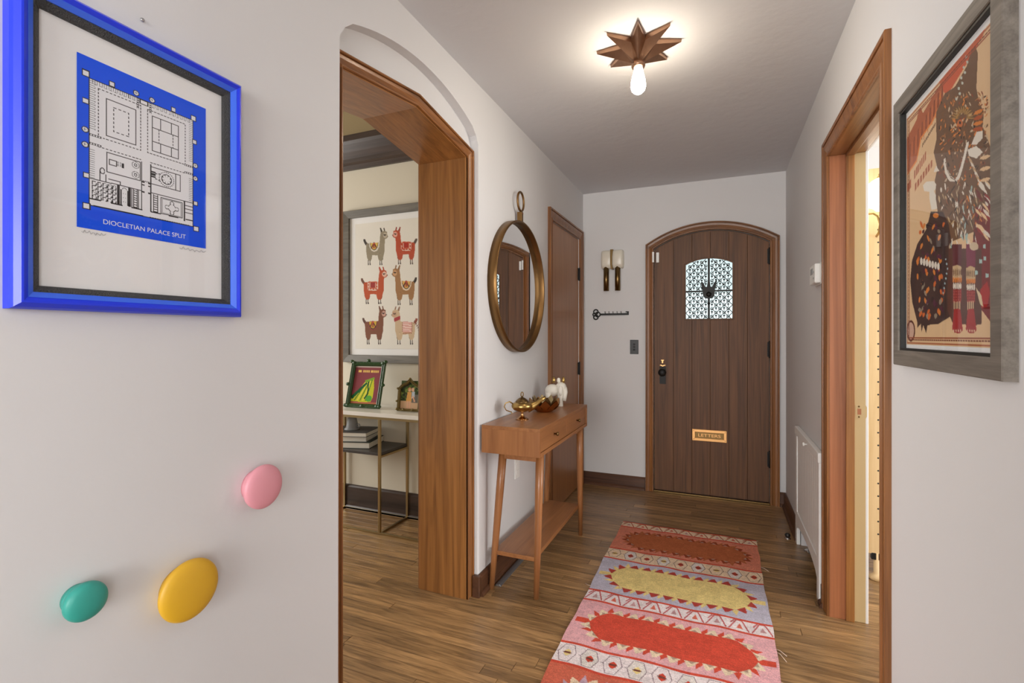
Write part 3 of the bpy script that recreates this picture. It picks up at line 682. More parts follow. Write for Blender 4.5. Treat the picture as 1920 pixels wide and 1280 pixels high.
# things on the console
tz = TZ1
la = math.radians(30); ldx, ldy = math.cos(la), math.sin(la)
t = thing('oil_lamp', 'brass genie oil lamp with long spout and looped handle', 'oil lamp', (-0.945, 2.375, tz))
def LP(a, z, s=0.0): return (-0.945 + ldx * a - ldy * s, 2.375 + ldy * a + ldx * s, tz + z)
lathe('foot', [(0.034, 0), (0.034, 0.003), (0.026, 0.007), (0.011, 0.016), (0.008, 0.026), (0.007, 0.036), (0.012, 0.044)], (-0.945, 2.375, tz), (0, 0, 1), 'bronze', t, seg=28)
lathe('body', [(0, 0.040), (0.022, 0.042), (0.044, 0.051), (0.055, 0.064), (0.056, 0.075), (0.050, 0.084), (0.036, 0.091), (0.028, 0.093)], (-0.945, 2.375, tz), (0, 0, 1), 'brass', t, seg=36)
tube('spout', [LP(0.030, 0.066), LP(0.055, 0.070), LP(0.075, 0.082), LP(0.10, 0.100), LP(0.125, 0.115)], [0.030, 0.022, 0.014, 0.009, 0.0085], 'brass', t, seg=18)
tube('handle', [LP(-0.050, 0.084), LP(-0.066, 0.094), LP(-0.088, 0.086), LP(-0.094, 0.068), LP(-0.084, 0.050), LP(-0.064, 0.042), LP(-0.056, 0.040), LP(-0.052, 0.034), LP(-0.058, 0.031)], [0.004, .0035, .003, .003, .003, .003, .003, .0025, .002], 'brass', t, seg=8)
ld = lathe('lid', [(0.036, 0.089), (0.036, 0.093), (0.028, 0.103), (0.016, 0.112), (0.006, 0.116), (0.004, 0.120)], (-0.945, 2.375, tz), (0, 0, 1), 'dark_brass', t, seg=28)
tube('finial', [LP(0.0 + 0.006 * math.cos(q), 0.131 + 0.012 * math.sin(q)) for q in np.linspace(0, 2 * PI, 15)[:-1]], 0.003, 'dark_brass', ld, seg=8, closed=True)

bx, by = -0.925, 2.675
t = thing('lotus_bowl', 'bronze lotus bowl with pointed gold-lined petals', 'bowl', (bx, by, tz))
lathe('base', [(0.038, 0), (0.046, 0.003), (0.056, 0.016), (0.052, 0.020), (0.030, 0.010), (0, 0.008)], (bx, by, tz), (0, 0, 1), 'bronze', t, seg=32)
def petal(ang, r0, r1, z0, z1, wd, parent, mat='bronze'):
    bm = bmesh.new(); rows = []; ns, nw = 7, 6
    for i in range(ns + 1):
        s = i / ns; rr = r0 + (r1 - r0) * s ** 0.85; zz = z0 + (z1 - z0) * s ** 1.5
        hw = wd * (math.sin(PI * (0.18 + 0.82 * s)) ** 0.8 if s < 1 else 0.0); hw = max(hw, 0.0006)
        rows.append([(rr + 0.004 * (j / nw * 2 - 1) ** 2, hw * (j / nw * 2 - 1), zz + 0.007 * (j / nw * 2 - 1) ** 2) for j in range(nw + 1)])
    ca, sa = math.cos(ang), math.sin(ang)
    for th_, sgn in ((0, 1), (0.0022, -1)):
        V = [[bm.verts.new((bx + ca * (a - th_) - sa * b, by + sa * (a - th_) + ca * b, tz + c + th_)) for a, b, c in r] for r in rows]
        for A, B in zip(V, V[1:]):
            for j in range(nw): bm.faces.new((A[j], A[j + 1], B[j + 1], B[j]))
    return bmo('petal', bm, mat, parent, smooth=True)
for k in range(9): petal(2 * PI * k / 9 + 0.2, 0.040, 0.098, 0.004, 0.066, 0.034, t)
for k in range(8): petal(2 * PI * k / 8 + 0.55, 0.034, 0.070, 0.008, 0.082, 0.028, t, 'frame_brass')

ex, ey = -0.945, 2.925
t = thing('elephant_figure', 'white ceramic elephant figurine with two gold ears', 'figurine', (ex, ey, tz))
bm = bmesh.new()
def blob(c, r, sq=(1, 1, 1), nseg=20):
    g = bmesh.ops.create_uvsphere(bm, u_segments=nseg, v_segments=12, radius=1)
    for v in g['verts']: v.co = Vector((c[0] + v.co.x * r * sq[0], c[1] + v.co.y * r * sq[1], c[2] + v.co.z * r * sq[2]))
ca, sa = math.cos(0.35), math.sin(0.35)
EK = 1.15
def EP(a, s, z): return (ex + EK * (ca * a - sa * s), ey + EK * (sa * a + ca * s), tz + z * EK)
blob(EP(-0.012, 0, 0.084), 0.045, (1.05, 0.85, 0.85))
blob(EP(0.035, 0, 0.098), 0.036, (0.95, 1.0, 1.0))
for s in (-0.022, 0.022): blob(EP(0.030, s * 1.5, 0.085), 0.028, (0.55, 0.6, 1.15))
bm2 = bm
for a, s in ((-0.035, -0.022), (-0.035, 0.022), (0.030, -0.022), (0.030, 0.022)):
    tube('', [EP(a, s, 0.0), EP(a, s, 0.006), EP(a, s, 0.04), EP(a, s, 0.075)], [0.017, 0.0175, 0.0155, 0.019], None, bm=bm2, seg=14)
tube('', [EP(0.050, -0.012, 0.098), EP(0.056, -0.020, 0.075), EP(0.053, -0.026, 0.05), EP(0.050, -0.030, 0.03)], [0.019, 0.016, 0.013, 0.011], None, bm=bm2, seg=12)
bmo('body', bm, 'ceramic', t, smooth=True)
bm = bmesh.new(); blob(EP(0.022, 0, 0.138), 0.012, (1, 1, 1.4)); bmo('topknot', bm, 'ceramic', t, smooth=True)
for s in (-1, 1):
    lathe('ear', [(0, 0), (0.015, 0.001), (0.0175, 0.005), (0.013, 0.011), (0, 0.013)], EP(0.022 + s * 0.026, 0, 0.140), (0.31, -0.95, 0.12), 'brass', t, seg=20, squash=(0.62, 1.2))

# aluminium strip lying against the baseboard
bmstrip = prism('metal_strip', [(L + 0.033, 0.0), (L + 0.066, 0.0), (L + 0.066, 0.003), (L + 0.058, 0.009), (L + 0.041, 0.009), (L + 0.033, 0.004)], 'Y', 2.262, 2.98, 'aluminium', bevel=0.0005)
tag(bmstrip, 'narrow grey aluminium strip on floor under console table', 'metal strip')

# ------------------------------------------------------------------ ceiling star light
sx0, sy0 = -0.312, 2.112
t = thing('star_light', 'eight-pointed copper star ceiling light with bare bulb', 'ceiling light', (sx0, sy0, HC))
za, zt_, zv = 2.425, 2.492, 2.499
a0 = math.radians(8)
for k in range(8):
    a = a0 + k * PI / 4
    def q(r, ang, z): return (sx0 + r * math.cos(ang), sy0 + r * math.sin(ang), z)
    vs = [q(0.022, a, za), q(0.172, a, zt_ - 0.006), q(0.075, a - PI / 8, zv - 0.022), q(0.022, a - PI / 8, za + 0.002), q(0.075, a + PI / 8, zv - 0.022), q(0.022, a + PI / 8, za + 0.002),
          q(0.174, a, HC), q(0.075, a - PI / 8, HC), q(0.075, a + PI / 8, HC)]
    mk('star_point', vs, [(0, 1, 2, 3), (0, 5, 4, 1), (1, 6, 7, 2), (1, 4, 8, 6)], 'copper', t)
lathe('socket_cup', [(0.012, 0.0), (0.026, 0.0), (0.029, 0.008), (0.024, 0.022), (0.02, 0.03)], (sx0, sy0, 2.404), (0, 0, 1), 'copper', t, seg=24)
lathe('bulb', [(0, -0.004), (0.004, 0.0), (0.017, 0.006), (0.027, 0.017), (0.031, 0.032), (0.030, 0.050), (0.024, 0.078), (0.018, 0.102), (0.0165, 0.115)], (sx0, sy0, 2.292), (0, 0, 1), 'bulb', t, seg=28)

# ------------------------------------------------------------------ wall knobs on the near wall
def wall_knob(label, mat, cy, cz, r, dp=0.045):
    o = thing('coat_peg', label, 'wall hook', (L, cy, cz), 'round wooden wall hooks')
    lathe('peg_face', [(0, dp), (r * 0.45, dp - 0.0012), (r * 0.75, dp - 0.0035), (r * 0.92, dp - 0.007), (r * 0.985, dp - 0.011), (r, dp - 0.015), (r * 0.985, dp - 0.019), (r * 0.93, dp - 0.023)], (L, cy, cz), (1, 0, 0), mat, o, seg=56)
    lathe('peg_neck', [(r * 0.72, 0), (r * 0.74, 0.006), (r * 0.93, dp - 0.0228)], (L, cy, cz), (1, 0, 0), mat, o, seg=40)
wall_knob('round pink wooden wall hook, highest of three beneath framed plan', 'pink_paint', 0.888, 0.893, 0.0545)
wall_knob('large round yellow wooden wall hook beneath framed plan', 'yellow_paint', 0.702, 0.723, 0.064)
wall_knob('small round teal wooden wall hook beneath framed plan', 'teal_paint', 0.514, 0.792, 0.034)
sc = onX(265, 38, L)
t = thing('wall_screw', 'tiny bare screw in wall above blue picture frame', 'screw', sc)
lathe('head', [(0.004, 0.003), (0.0035, 0.005), (0, 0.0055)], (L, sc[1], sc[2]), (1, 0, 0), 'chrome', t, seg=12)
lathe('shaft', [(0.0018, 0), (0.0018, 0.004)], (L, sc[1], sc[2]), (1, 0, 0), 'chrome', t, seg=8)

# ------------------------------------------------------------------ blue framed plan of a palace
XF = L + 0.034                                          # front of the frame
def yz(px, py, X): p = onX(px, py, X); return p[1], p[2]
fy0, fy1, fz0, fz1 = yz(25, 582, XF)[0], yz(459, 159, XF)[0], yz(460, 593, XF)[1] - 0.002, yz(459, 159, XF)[1]
t = thing('framed_plan', 'palace floor plan print in cobalt blue frame with white mat', 'picture', (L, (fy0 + fy1) / 2, fz0))
iy0, iy1, iz0, iz1 = fy0 + 0.040, fy1 - 0.034, fz0 + 0.034, fz1 - 0.036
fw = 0.040
fLw = lambda u, v, h: (L + h, u, v)
ring = [(fy0, fz0), (fy0, fz1), (fy1, fz1), (fy1, fz0)]
molding('frame', ring, [(0, 0), (0, 0.020), (-0.003, 0.026), (-0.010, 0.034), (-0.013, 0.0345), (-0.020, 0.030), (-0.020, 0)], fLw, 'blue', t, closed=True)
molding('frame_bevel', ring, [(-0.0195, 0), (-0.0195, 0.031), (-0.029, 0.024), (-0.029, 0)], fLw, 'blue_light', t, closed=True)
molding('beaded_liner', ring, [(-0.0285, 0), (-0.0285, 0.0225), (-0.033, 0.021), (-0.040, 0.016), (-0.041, 0.012), (-0.041, 0)], fLw, 'beaded', t, closed=True)
box('mat_board', (L + 0.001, L + 0.008, fy0 + 0.036, fy1 - 0.036, fz0 + 0.036, fz1 - 0.036), 'mat', t, 0)
py0, py1 = yz(144, 104, L + 0.009)[0], yz(386, 203, L + 0.009)[0]; pz0, pz1 = yz(386, 466, L + 0.009)[1], yz(386, 204, L + 0.009)[1]
BLUE, PAP, INK = (12, 86, 242), (236, 236, 239), (44, 38, 38)
A = Art(300, 394, BLUE, lambda u, v: (u * 300, v * 394))
def tower(u, v, r=0.026, rnd=False):
    if rnd: A.circ(u, v, r, INK, r * 0.76); A.circ(u, v, r * 0.72, PAP, r * 0.55); A.line([(u - r * .4, v), (u + r * .4, v)], 1, INK); A.line([(u, v - r * .3), (u, v + r * .3)], 1, INK)
    else: A.rect(u - r, v - r * 0.76, u + r, v + r * 0.76, INK); A.rect(u - r * .72, v - r * 0.55, u + r * .72, v + r * 0.55, PAP)
U0, U1, V0, V1 = 0.082, 0.872, 0.122, 0.856
A.rect(U0 - .006, V0 - .005, U1 + .006, V1 + .005, INK); A.rect(U0, V0, U1, V1, PAP)
for u, v in ((.057, .101), (.880, .104), (.061, .868), (.905, .871)): tower(u, v)
for u, v in ((.055, .262), (.230, .101), (.702, .101), (.890, .266), (.061, .691), (.900, .694)): tower(u, v, 0.021)
for u, v in ((.053, .427), (.053, .514), (.404, .095), (.527, .098), (.898, .43), (.898, .52)): tower(u, v, 0.024, True)
for v in np.arange(V0 + .012, .70, .0125):              # cells along the two long walls
    if .415 < v < .53: continue
    A.line([(U0, v), (U0 + .034, v)], 1, INK); A.line([(U1 - .03, v), (U1, v)], 1, INK)
A.line([(U0 + .036, V0), (U0 + .036, .42)], 1, INK, 4); A.line([(U1 - .032, V0), (U1 - .032, .7)], 1, INK, 4)
for u in np.arange(U0 + .02, U1 - .02, .0155):
    if .40 < u < .53: continue
    A.line([(u, V0), (u, V0 + .022)], 1, INK)
A.line([(U0, V0 + .024), (.40, V0 + .024)], 1, INK, 5); A.line([(.53, V0 + .024), (U1, V0 + .024)], 1, INK, 5)
A.box(.139, .163, .441, .446, 2, INK, 4); A.box(.494, .169, .808, .446, 2, INK, 4)
A.box(.192, .203, .404, .425, 2, INK); A.box(.245, .241, .351, .387, 2, INK, 5)
A.box(.531, .2, .747, .425, 2, INK); A.line([(.531, .275), (.747, .275)], 2, INK); A.line([(.531, .362), (.747, .362)], 2, INK)
for u in (.596, .686): A.line([(u, .2), (u, .275)], 2, INK); A.line([(u, .362), (u, .425)], 2, INK)
A.line([(.585, .275), (.585, .362)], 2, INK, 4); A.line([(.70, .275), (.70, .362)], 2, INK, 4)
for u0, u1 in ((U0, .16), (.80, U1)):                    # side gates
    A.rect(u0, .44, u1, .452, INK); A.rect(u0, .492, u1, .504, INK)
    for u in np.arange(u0, u1, .018): A.circ(u + .009, .447, .006, PAP, .004); A.circ(u + .009, .498, .006, PAP, .004)
for v0, v1 in ((V0, .19),):
    A.rect(.408, v0, .424, v1, INK); A.rect(.505, v0, .521, v1, INK)
    for v in np.arange(v0, v1, .014): A.circ(.416, v + .007, .006, PAP, .004); A.circ(.513, v + .007, .006, PAP, .004)
A.rect(.430, .122, .498, .15, INK); A.rect(.438, .126, .490, .146, PAP)
A.line([(.139, .505), (.441, .505)], 2, INK, 4); A.line([(.518, .505), (.808, .505)], 2, INK, 4)
A.box(.196, .523, .437, .640, 2, INK); A.box(.212, .560, .262, .592, 2, INK)
for v in np.arange(.562, .592, .006): A.line([(.268, v), (.312, v)], 1, INK, 3)
A.rect(.300, .563, .314, .590, INK)
for v in (.548, .610):
    for k in range(16):
        A.circ(.400 + .026 * math.cos(k * PI / 8), v + .020 * math.sin(k * PI / 8), .0035, INK, .003)
    A.circ(.400, v, .013, INK, .010); A.circ(.400, v, .007, PAP, .005)
A.rect(.441, .515, .450, .822, INK); A.rect(.512, .515, .521, .822, INK)
for v in (.635, .655, .70): A.rect(.448, v, .468, v + .010, INK); A.rect(.494, v, .514, v + .010, INK)
for u in np.arange(.452, .51, .014): A.poly([(u, .63), (u + .012, .63), (u + .006, .642)], INK)
A.box(.521, .530, .763, .640, 2, INK); A.line([(.722, .53), (.722, .64)], 2, INK)
for v in np.arange(.558, .600, .006): A.line([(.528, v), (.552, v)], 2, INK)
for k in range(24): A.circ(.645 + .060 * math.cos(k * PI / 12), .584 + .046 * math.sin(k * PI / 12), .0045, INK, .0035)
A.circ(.645, .584, .044, INK, .034); A.circ(.645, .584, .020, PAP, .016)
for k in range(8): A.circ(.645 + .028 * math.cos(k * PI / 4), .584 + .022 * math.sin(k * PI / 4), .010, PAP, .008)
for k in (-1, 1): A.line([(.555, .584 + k * .016), (.590, .584 + k * .022)], 2, INK, 4)
A.line([(U0, .703), (.441, .700)], 2, INK); A.line([(.521, .698), (U1, .697)], 2, INK)
A.circ(.165, .640, .018, INK, .02); A.circ(.165, .640, .012, PAP, .014); A.line([(.15, .64), (.15, .70)], 2, INK); A.line([(.19, .66), (.19, .70)], 2, INK); A.line([(.21, .68), (.29, .68), (.29, .70)], 2, INK)
for u in (.10, .135, .17, .205, .235):                   # halls of the lower left quarter
    for v in (.715, .742, .770, .797):
        A.box(u, v, u + .026, v + .020, 2, INK, 6)
        if (u * 100 + v * 1000) % 3 < 1: A.circ(u + .013, v + .002, .011, INK, .008); A.circ(u + .013, v + .003, .008, PAP, .006)
for u in (.272, .280, .352, .360): A.line([(u, .705), (u, .815)], 3, INK)
A.rect(.290, .722, .300, .815, INK); A.rect(.338, .722, .348, .815, INK); A.circ(.319, .722, .018, INK, .014); A.rect(.301, .722, .337, .815, PAP); A.circ(.319, .724, .015, PAP, .012)
for u in (.311, .327):
    for v in (.745, .77, .795): A.circ(u, v, .0025, INK)
for v in np.arange(.712, .815, .0145): A.line([(.386, v), (.412, v)], 2, INK); A.line([(.540, v), (.572, v)], 2, INK)
for u in (.374, .386, .412, .424, .540, .572): A.line([(u, .706), (u, .818)], 2, INK)
A.box(.600, .712, .780, .818, 2, INK); A.box(.612, .720, .768, .811, 1, INK)
A.circ(.690, .766, .034, INK, .027); A.circ(.690, .766, .028, PAP, .022)
for du, dv in ((0, -.032), (0, .032), (-.042, 0), (.042, 0)): A.circ(.690 + du, .766 + dv, .018, INK, .014); A.circ(.690 + du, .766 + dv, .013, PAP, .010)
A.rect(.682, .738, .698, .794, PAP); A.rect(.655, .760, .725, .772, PAP)
A.line([(.80, .70), (.80, .83)], 3, INK)
for v in (.725, .75, .775): A.line([(.80, v), (U1, v)], 2, INK)
A.line([(U0, .822), (U1, .822)], 3, INK, 22); A.line([(U0 + .03, V1 + .002), (.455, V1 + .002)], 3, INK, 3); A.line([(.51, V1 + .002), (U1 - .03, V1 + .002)], 3, INK, 3)
art_sheet('print', A, lambda u, v: (L + 0.0088 + 0 * u, py0 + (py1 - py0) * u, pz1 + (pz0 - pz1) * v), 'art', t)
MWX = lambda x, y, z: Matrix.Translation((x, y, z)) @ Matrix(((0, 0, 1, 0), (1, 0, 0, 0), (0, 1, 0, 0), (0, 0, 0, 1)))
M['letter_white'] = plain('letter_white', (236, 238, 244), 0.7); M['pencil'] = plain('pencil', (150, 150, 152), 0.8)
text('lettering', 'DIOCLETIAN PALACE SPLIT', 0.0128, 'letter_white', MWX(L + 0.009, py0 + 0.49 * (py1 - py0), pz1 + 0.944 * (pz0 - pz1)), t, 0.0001)
def scrawl(u0, u1, v, amp, n, parent):
    pts = []
    for k in range(n + 1):
        q = k / n; pts.append((L + 0.0088, py0 + (u0 + (u1 - u0) * q) * (py1 - py0), pz1 + (v + amp * math.sin(k * 2.3) * (0.4 + 0.6 * math.sin(k * 0.9) ** 2)) * (pz0 - pz1)))
    tube('signature', pts, 0.00035, 'pencil', parent, seg=4)
scrawl(0.03, 0.19, 1.022, 0.012, 16, t); scrawl(0.76, 1.0, 1.025, 0.012, 16, t)
box('glass_pane', (L + 0.0105, L + 0.0115, fy0 + 0.036, fy1 - 0.036, fz0 + 0.036, fz1 - 0.036), 'pane', t, 0)

# ------------------------------------------------------------------ poster on the right wall
XP = R - 0.021
gy0, gy1 = 1.083, 1.640; gz0, gz1 = 1.193, 1.902
t = thing('framed_poster', 'tall gig poster of feathered creatures in weathered grey frame', 'picture', (R, (gy0 + gy1) / 2, gz0))
fRw = lambda u, v, h: (R - h, u, v)
ring = [(gy0, gz0), (gy0, gz1), (gy1, gz1), (gy1, gz0)]
molding('frame', ring, [(0, 0), (0, 0.020), (-0.002, 0.022), (-0.038, 0.022), (-0.040, 0.020), (-0.040, 0)], fRw, 'grey_frame', t, closed=True)
molding('liner', ring, [(-0.040, 0), (-0.040, 0.018), (-0.046, 0.018), (-0.046, 0)], fRw, 'black_liner', t, closed=True)
box('mat_board', (R - 0.006, R - 0.001, gy0 + 0.041, gy1 - 0.041, gz0 + 0.041, gz1 - 0.041), 'mat', t, 0)
XA = R - 0.0065
qy1, qy0 = yz(1700, 400, XA)[0], gy0 + 0.047; qz1, qz0 = yz(1699, 224, XA)[1], yz(1700.7, 645.4, XA)[1]
WA, HA = 250, 360
def pA(px, py):
    y_, z_ = yz(px, py, XA); return ((qy1 - y_) / (qy1 - qy0) * WA, (qz1 - z_) / (qz1 - qz0) * HA)
qa = lambda x, y: pA(1680 + x / 4.265, 60 + y / 4.265)
qb = lambda x, y: pA(1680 + x / 3.765, 340 + y / 3.765)
TAN, RUST, BRN, DK, ORA, WHT, MAR = (222, 188, 146), (172, 94, 58), (112, 82, 58), (62, 42, 40), (214, 128, 54), (226, 218, 204), (120, 34, 38)
A = Art(WA, HA, TAN)
A.X = qa; A.poly([(345, 400), (470, 240), (620, 60), (720, -60), (690, 40), (560, 260), (430, 475), (385, 490)], (202, 92, 58))
A.poly([(78, 870), (165, 700), (180, 625), (200, 610), (215, 650), (290, 520), (372, 390), (380, 545), (335, 620), (290, 720), (200, 850), (165, 1030), (95, 1135)], RUST)
for k in range(9):
    x = 95 + k * 32; yb = 1090 - k * 58; A.line([(x, yb), (x + 4, yb - 150)], 2, (206, 120, 70)); A.line([(x + 16, yb - 60), (x + 20, yb - 190)], 2, (112, 52, 34))
A.line([(95, 1135), (165, 1030), (200, 850), (290, 720), (335, 620), (380, 545)], 3, (226, 140, 70))
for k in range(12): A.line([(212 + k * 9, 915 - k * 15), (214 + k * 9, 895 - k * 15)], 2, (92, 60, 44))
for k in range(7):
    A.poly([(145 + k * 14, 1110 - k * 24), (155 + k * 14, 1094 - k * 24), (155 + k * 14, 1160 - k * 24), (145 + k * 14, 1180 - k * 24)], RUST)
    A.poly([(150 + k * 21, 1215 - k * 30), (164 + k * 21, 1195 - k * 30), (164 + k * 21, 1250 - k * 30), (150 + k * 21, 1275 - k * 30)], RUST)
A.poly([(92, 1215), (120, 1170), (120, 1240), (92, 1280)], RUST)
beast = [(320, 640), (390, 490), (470, 440), (560, 280), (600, 150), (630, 120), (652, 170), (640, 450), (660, 560), (700, 640), (690, 760), (720, 820), (760, 950), (760, 1400), (320, 1400), (310, 1180), (330, 1090), (300, 960), (322, 860)]
A.poly(beast, BRN)
rg = random.Random(3)
for k in range(330):
    x, y = rg.uniform(345, 730), rg.uniform(490, 1300)
    A.leaf(x, y, rg.uniform(18, 52), rg.uniform(7, 16), rg.uniform(-2.2, -0.6), rg.choice(((60, 42, 32), (122, 86, 56), (176, 118, 70), ORA, (140, 70, 44), (198, 176, 146))))
for k in range(9): A.circ(560 - k * 10 + (k % 2) * 18, 200 + k * 42, 9, (190, 196, 184), 12)
for k in range(14): A.leaf(530 + 62 * math.cos(PI + k * PI / 13), 690 + 70 * math.sin(PI + k * PI / 13), 70, 12, PI + k * PI / 13, (170, 132, 74))
A.circ(510, 730, 22, (196, 110, 60), 30); A.circ(510, 725, 9, DK, 12)
for k in range(4): A.leaf(655, 640 + k * 45, 90, 34, -0.5 + k * 0.1, (176, 86, 44) if k % 2 else ORA)
A.line([(388, 1030), (400, 1110), (430, 1170), (465, 1200), (500, 1160), (525, 1080), (550, 980), (570, 900)], 5, WHT); A.line([(395, 1040), (410, 1110), (440, 1165), (470, 1185), (510, 1090), (545, 960)], 1, BRN)
A.poly([(640, 800), (690, 790), (690, 850), (640, 900), (600, 900)], WHT); A.poly([(570, 940), (640, 910), (690, 960), (640, 1010), (580, 990)], WHT)
for k in range(9): A.leaf(600 + k * 14, 1040 + k * 34, 90, 20, 1.1, WHT if k % 2 else (196, 160, 120))
for k in range(4): A.leaf(710, 1000 + k * 90, 100, 34, -0.3, (226, 190, 146))
A.poly([(215, 1225), (240, 1195), (300, 1190), (320, 1215), (315, 1260), (270, 1275), (225, 1270)], WHT); A.poly([(300, 1120), (320, 1065), (345, 1110)], WHT)
A.X = qb
A.poly([(235, 20), (280, 90), (290, 190), (250, 200), (235, 120)], WHT)
A.poly([(290, 0), (420, 0), (660, 0), (660, 300), (400, 420), (300, 260), (280, 120)], BRN)
A.poly([(560, 180), (660, 160), (660, 980), (600, 900), (560, 650), (540, 420)], MAR)
pouch = [(245, 210), (215, 330), (150, 440), (112, 560), (100, 700), (115, 850), (150, 990), (150, 1030), (175, 1000), (180, 1060), (192, 1010), (212, 1065), (222, 1010), (300, 1000), (380, 950), (420, 800), (400, 480), (370, 300), (330, 212)]
A.poly(pouch, DK)
for k in range(80):
    x, y = rg.uniform(150, 340), rg.uniform(300, 950)
    A.leaf(x, y, rg.uniform(34, 60), rg.uniform(14, 24), rg.uniform(1.2, 2.0), rg.choice((ORA, (206, 104, 44), (84, 34, 60), (70, 26, 44), (150, 136, 116), (40, 26, 30))))
A.circ(280, 238, 20, ORA, 18)
for k in range(7): A.circ(178 + k * 20, 560 + k * 6, 9, WHT, 26)
for k in range(8): A.circ(362 - abs(k - 2) * 6, 545 + k * 34, 5, (170, 196, 200), 7)
for k in range(60):
    x = rg.uniform(355, 570); y = rg.uniform(40, 470); A.leaf(x, y, rg.uniform(45, 90), rg.uniform(6, 11), rg.uniform(1.2, 1.9), rg.choice((WHT, WHT, (190, 170, 140), (70, 50, 40), (160, 190, 186))))
for k in range(90):
    x = rg.uniform(300, 650); y = rg.uniform(5, 300); A.leaf(x, y, rg.uniform(30, 64), rg.uniform(6, 13), rg.uniform(0.9, 2.2), rg.choice((WHT, (198, 170, 130), (80, 54, 42), ORA, (150, 84, 54), (60, 44, 38))))
for k in range(26): A.leaf(rg.uniform(575, 650), rg.uniform(20, 420), 80, 20, 0.9, rg.choice((WHT, (232, 200, 156), (150, 44, 44), (110, 40, 40))))
A.poly([(370, 470), (600, 470), (600, 1000), (560, 1010), (400, 1000), (360, 900)], (88, 52, 44))
for x, o_ in ((430, 0), (526, 8)):
    A.poly([(x - 34, 440), (x + 34, 440), (x + 30, 620 + o_), (x - 30, 620 + o_)], (122, 42, 70) if x > 500 else (92, 36, 48))
    A.poly([(x - 32, 598 + o_), (x, 585 + o_), (x + 30, 598 + o_), (x + 32, 680 + o_), (x - 32, 684 + o_)], (200, 172, 132))
    for k in range(5): A.leaf(x - 26 + k * 13, 640 + o_, 60, 10, 1.57, (120, 90, 66)); A.leaf(x - 26 + k * 13, 692 + o_, 46, 13, 1.57, ORA); A.leaf(x - 24 + k * 12, 735 + o_, 56, 12, 1.57, WHT)
    A.poly([(x - 30, 756 + o_), (x + 30, 756 + o_), (x + 28, 850), (x - 28, 850)], (140, 42, 44))
    for k in range(16): A.circ(x - 22 + (k % 4) * 15, 772 + o_ + (k // 4) * 20, 5, (176, 78, 72), 6)
    for k in range(4): A.line([(x - 20 + k * 13, 850), (x - 20 + k * 13, 908)], 2, (222, 196, 156))
    A.poly([(x - 22, 895), (x + 22, 895), (x + 36, 1010), (x + 40, 1045), (x + 18, 1068), (x - 20, 1062), (x - 36, 1035), (x - 32, 1000)], (162, 36, 40))
    for k in range(4): A.circ(x - 24 + k * 16, 1048, 4, (222, 190, 160), 9)
A.circ(548, 455, 32, (206, 186, 156), 30); A.poly([(590, 760), (640, 700), (660, 780), (640, 880), (600, 890)], (170, 34, 36)); A.poly([(560, 740), (600, 800), (612, 880), (590, 860)], (216, 196, 160))
for x, y in ((622, 455), (595, 560), (565, 640), (625, 540), (640, 660)): A.rect(x - 9, y - 14, x + 9, y + 14, (168, 200, 196))
for k in range(30): A.line([(170 + k * 15, 1102), (178 + k * 15, 1102)], 2, (150, 116, 84))
A.circ(105, 1050, 30, (90, 40, 28), 76); A.circ(105, 1050, 22, (206, 170, 150), 60)
A.X = lambda x, y: (x, y)
A.box(3, 3, WA - 3, HA - 3, 3, RUST); A.box(8, 8, WA - 8, HA - 8, 2, (120, 56, 34), 3); A.box(11, 11, WA - 11, HA - 11, 1, (150, 76, 48))
art_sheet('print', A, lambda u, v: (XA + 0 * u, qy1 + (qy0 - qy1) * u, qz1 + (qz0 - qz1) * v), 'art', t)
box('glass_pane', (R - 0.0095, R - 0.0085, gy0 + 0.041, gy1 - 0.041, gz0 + 0.041, gz1 - 0.041), 'pane', t, 0)

# ------------------------------------------------------------------ runner rug
rx0, rx1, ry0, ry1 = -0.600, 0.215, 1.20, 3.372
RWp, RHp = 290, 775
A = Art(RWp, RHp, (214, 140, 116))
W_, Hh = rx1 - rx0, ry1 - ry0
A.X = lambda x, y: ((x - rx0) / W_ * RWp, (ry1 - y) / Hh * RHp)
CR, WH, RED, RST, COR, PNK, LAV, YEL, BURG = (230, 204, 176), (228, 214, 214), (204, 80, 62), (182, 104, 68), (216, 134, 110), (222, 168, 172), (190, 184, 198), (228, 204, 136), (168, 74, 68)
def band(y0, y1, bg, ln, kind):
    A.rect(rx0, y0, rx1, y1, bg); A.rect(rx0, y1 - 0.014, rx1, y1, RED); A.rect(rx0, y0, rx1, y0 + 0.014, RED)
    h = y1 - y0 - 0.028; ym = (y0 + y1) / 2; n = 9
    for k in range(n):
        x = rx0 + (k + 0.5) * W_ / n; a = h * 0.44
        if kind:                                        # zigzag with hooks
            A.line([(x - 0.040, ym - a), (x - 0.012, ym + a), (x + 0.012, ym + a), (x + 0.038, ym - a)], 2, ln)
            A.poly([(x - 0.012, ym - a * .6), (x + 0.014, ym - a * .6), (x, ym + a * .5)], (214, 110, 92) if k % 2 else (196, 150, 150))
            A.line([(x - 0.02, ym + a), (x - 0.034, ym + a * .3)], 2, ln)
        else:                                           # linked hexagons with small flowers
            A.poly([(x - 0.036, ym), (x - 0.018, ym + a), (x + 0.018, ym + a), (x + 0.036, ym), (x + 0.018, ym - a), (x - 0.018, ym - a)], (222, 212, 206) if k % 2 else bg)
            A.line([(x - 0.045, ym), (x - 0.036, ym), (x - 0.018, ym + a), (x + 0.018, ym + a), (x + 0.036, ym), (x + 0.018, ym - a), (x - 0.018, ym - a), (x - 0.036, ym)], 1, ln)
            A.leaf(x, ym, 0.044, 0.032, PI / 2, (200, 74, 56) if k % 3 else YEL); A.leaf(x, ym, 0.040, 0.014, 0, (120, 70, 60))
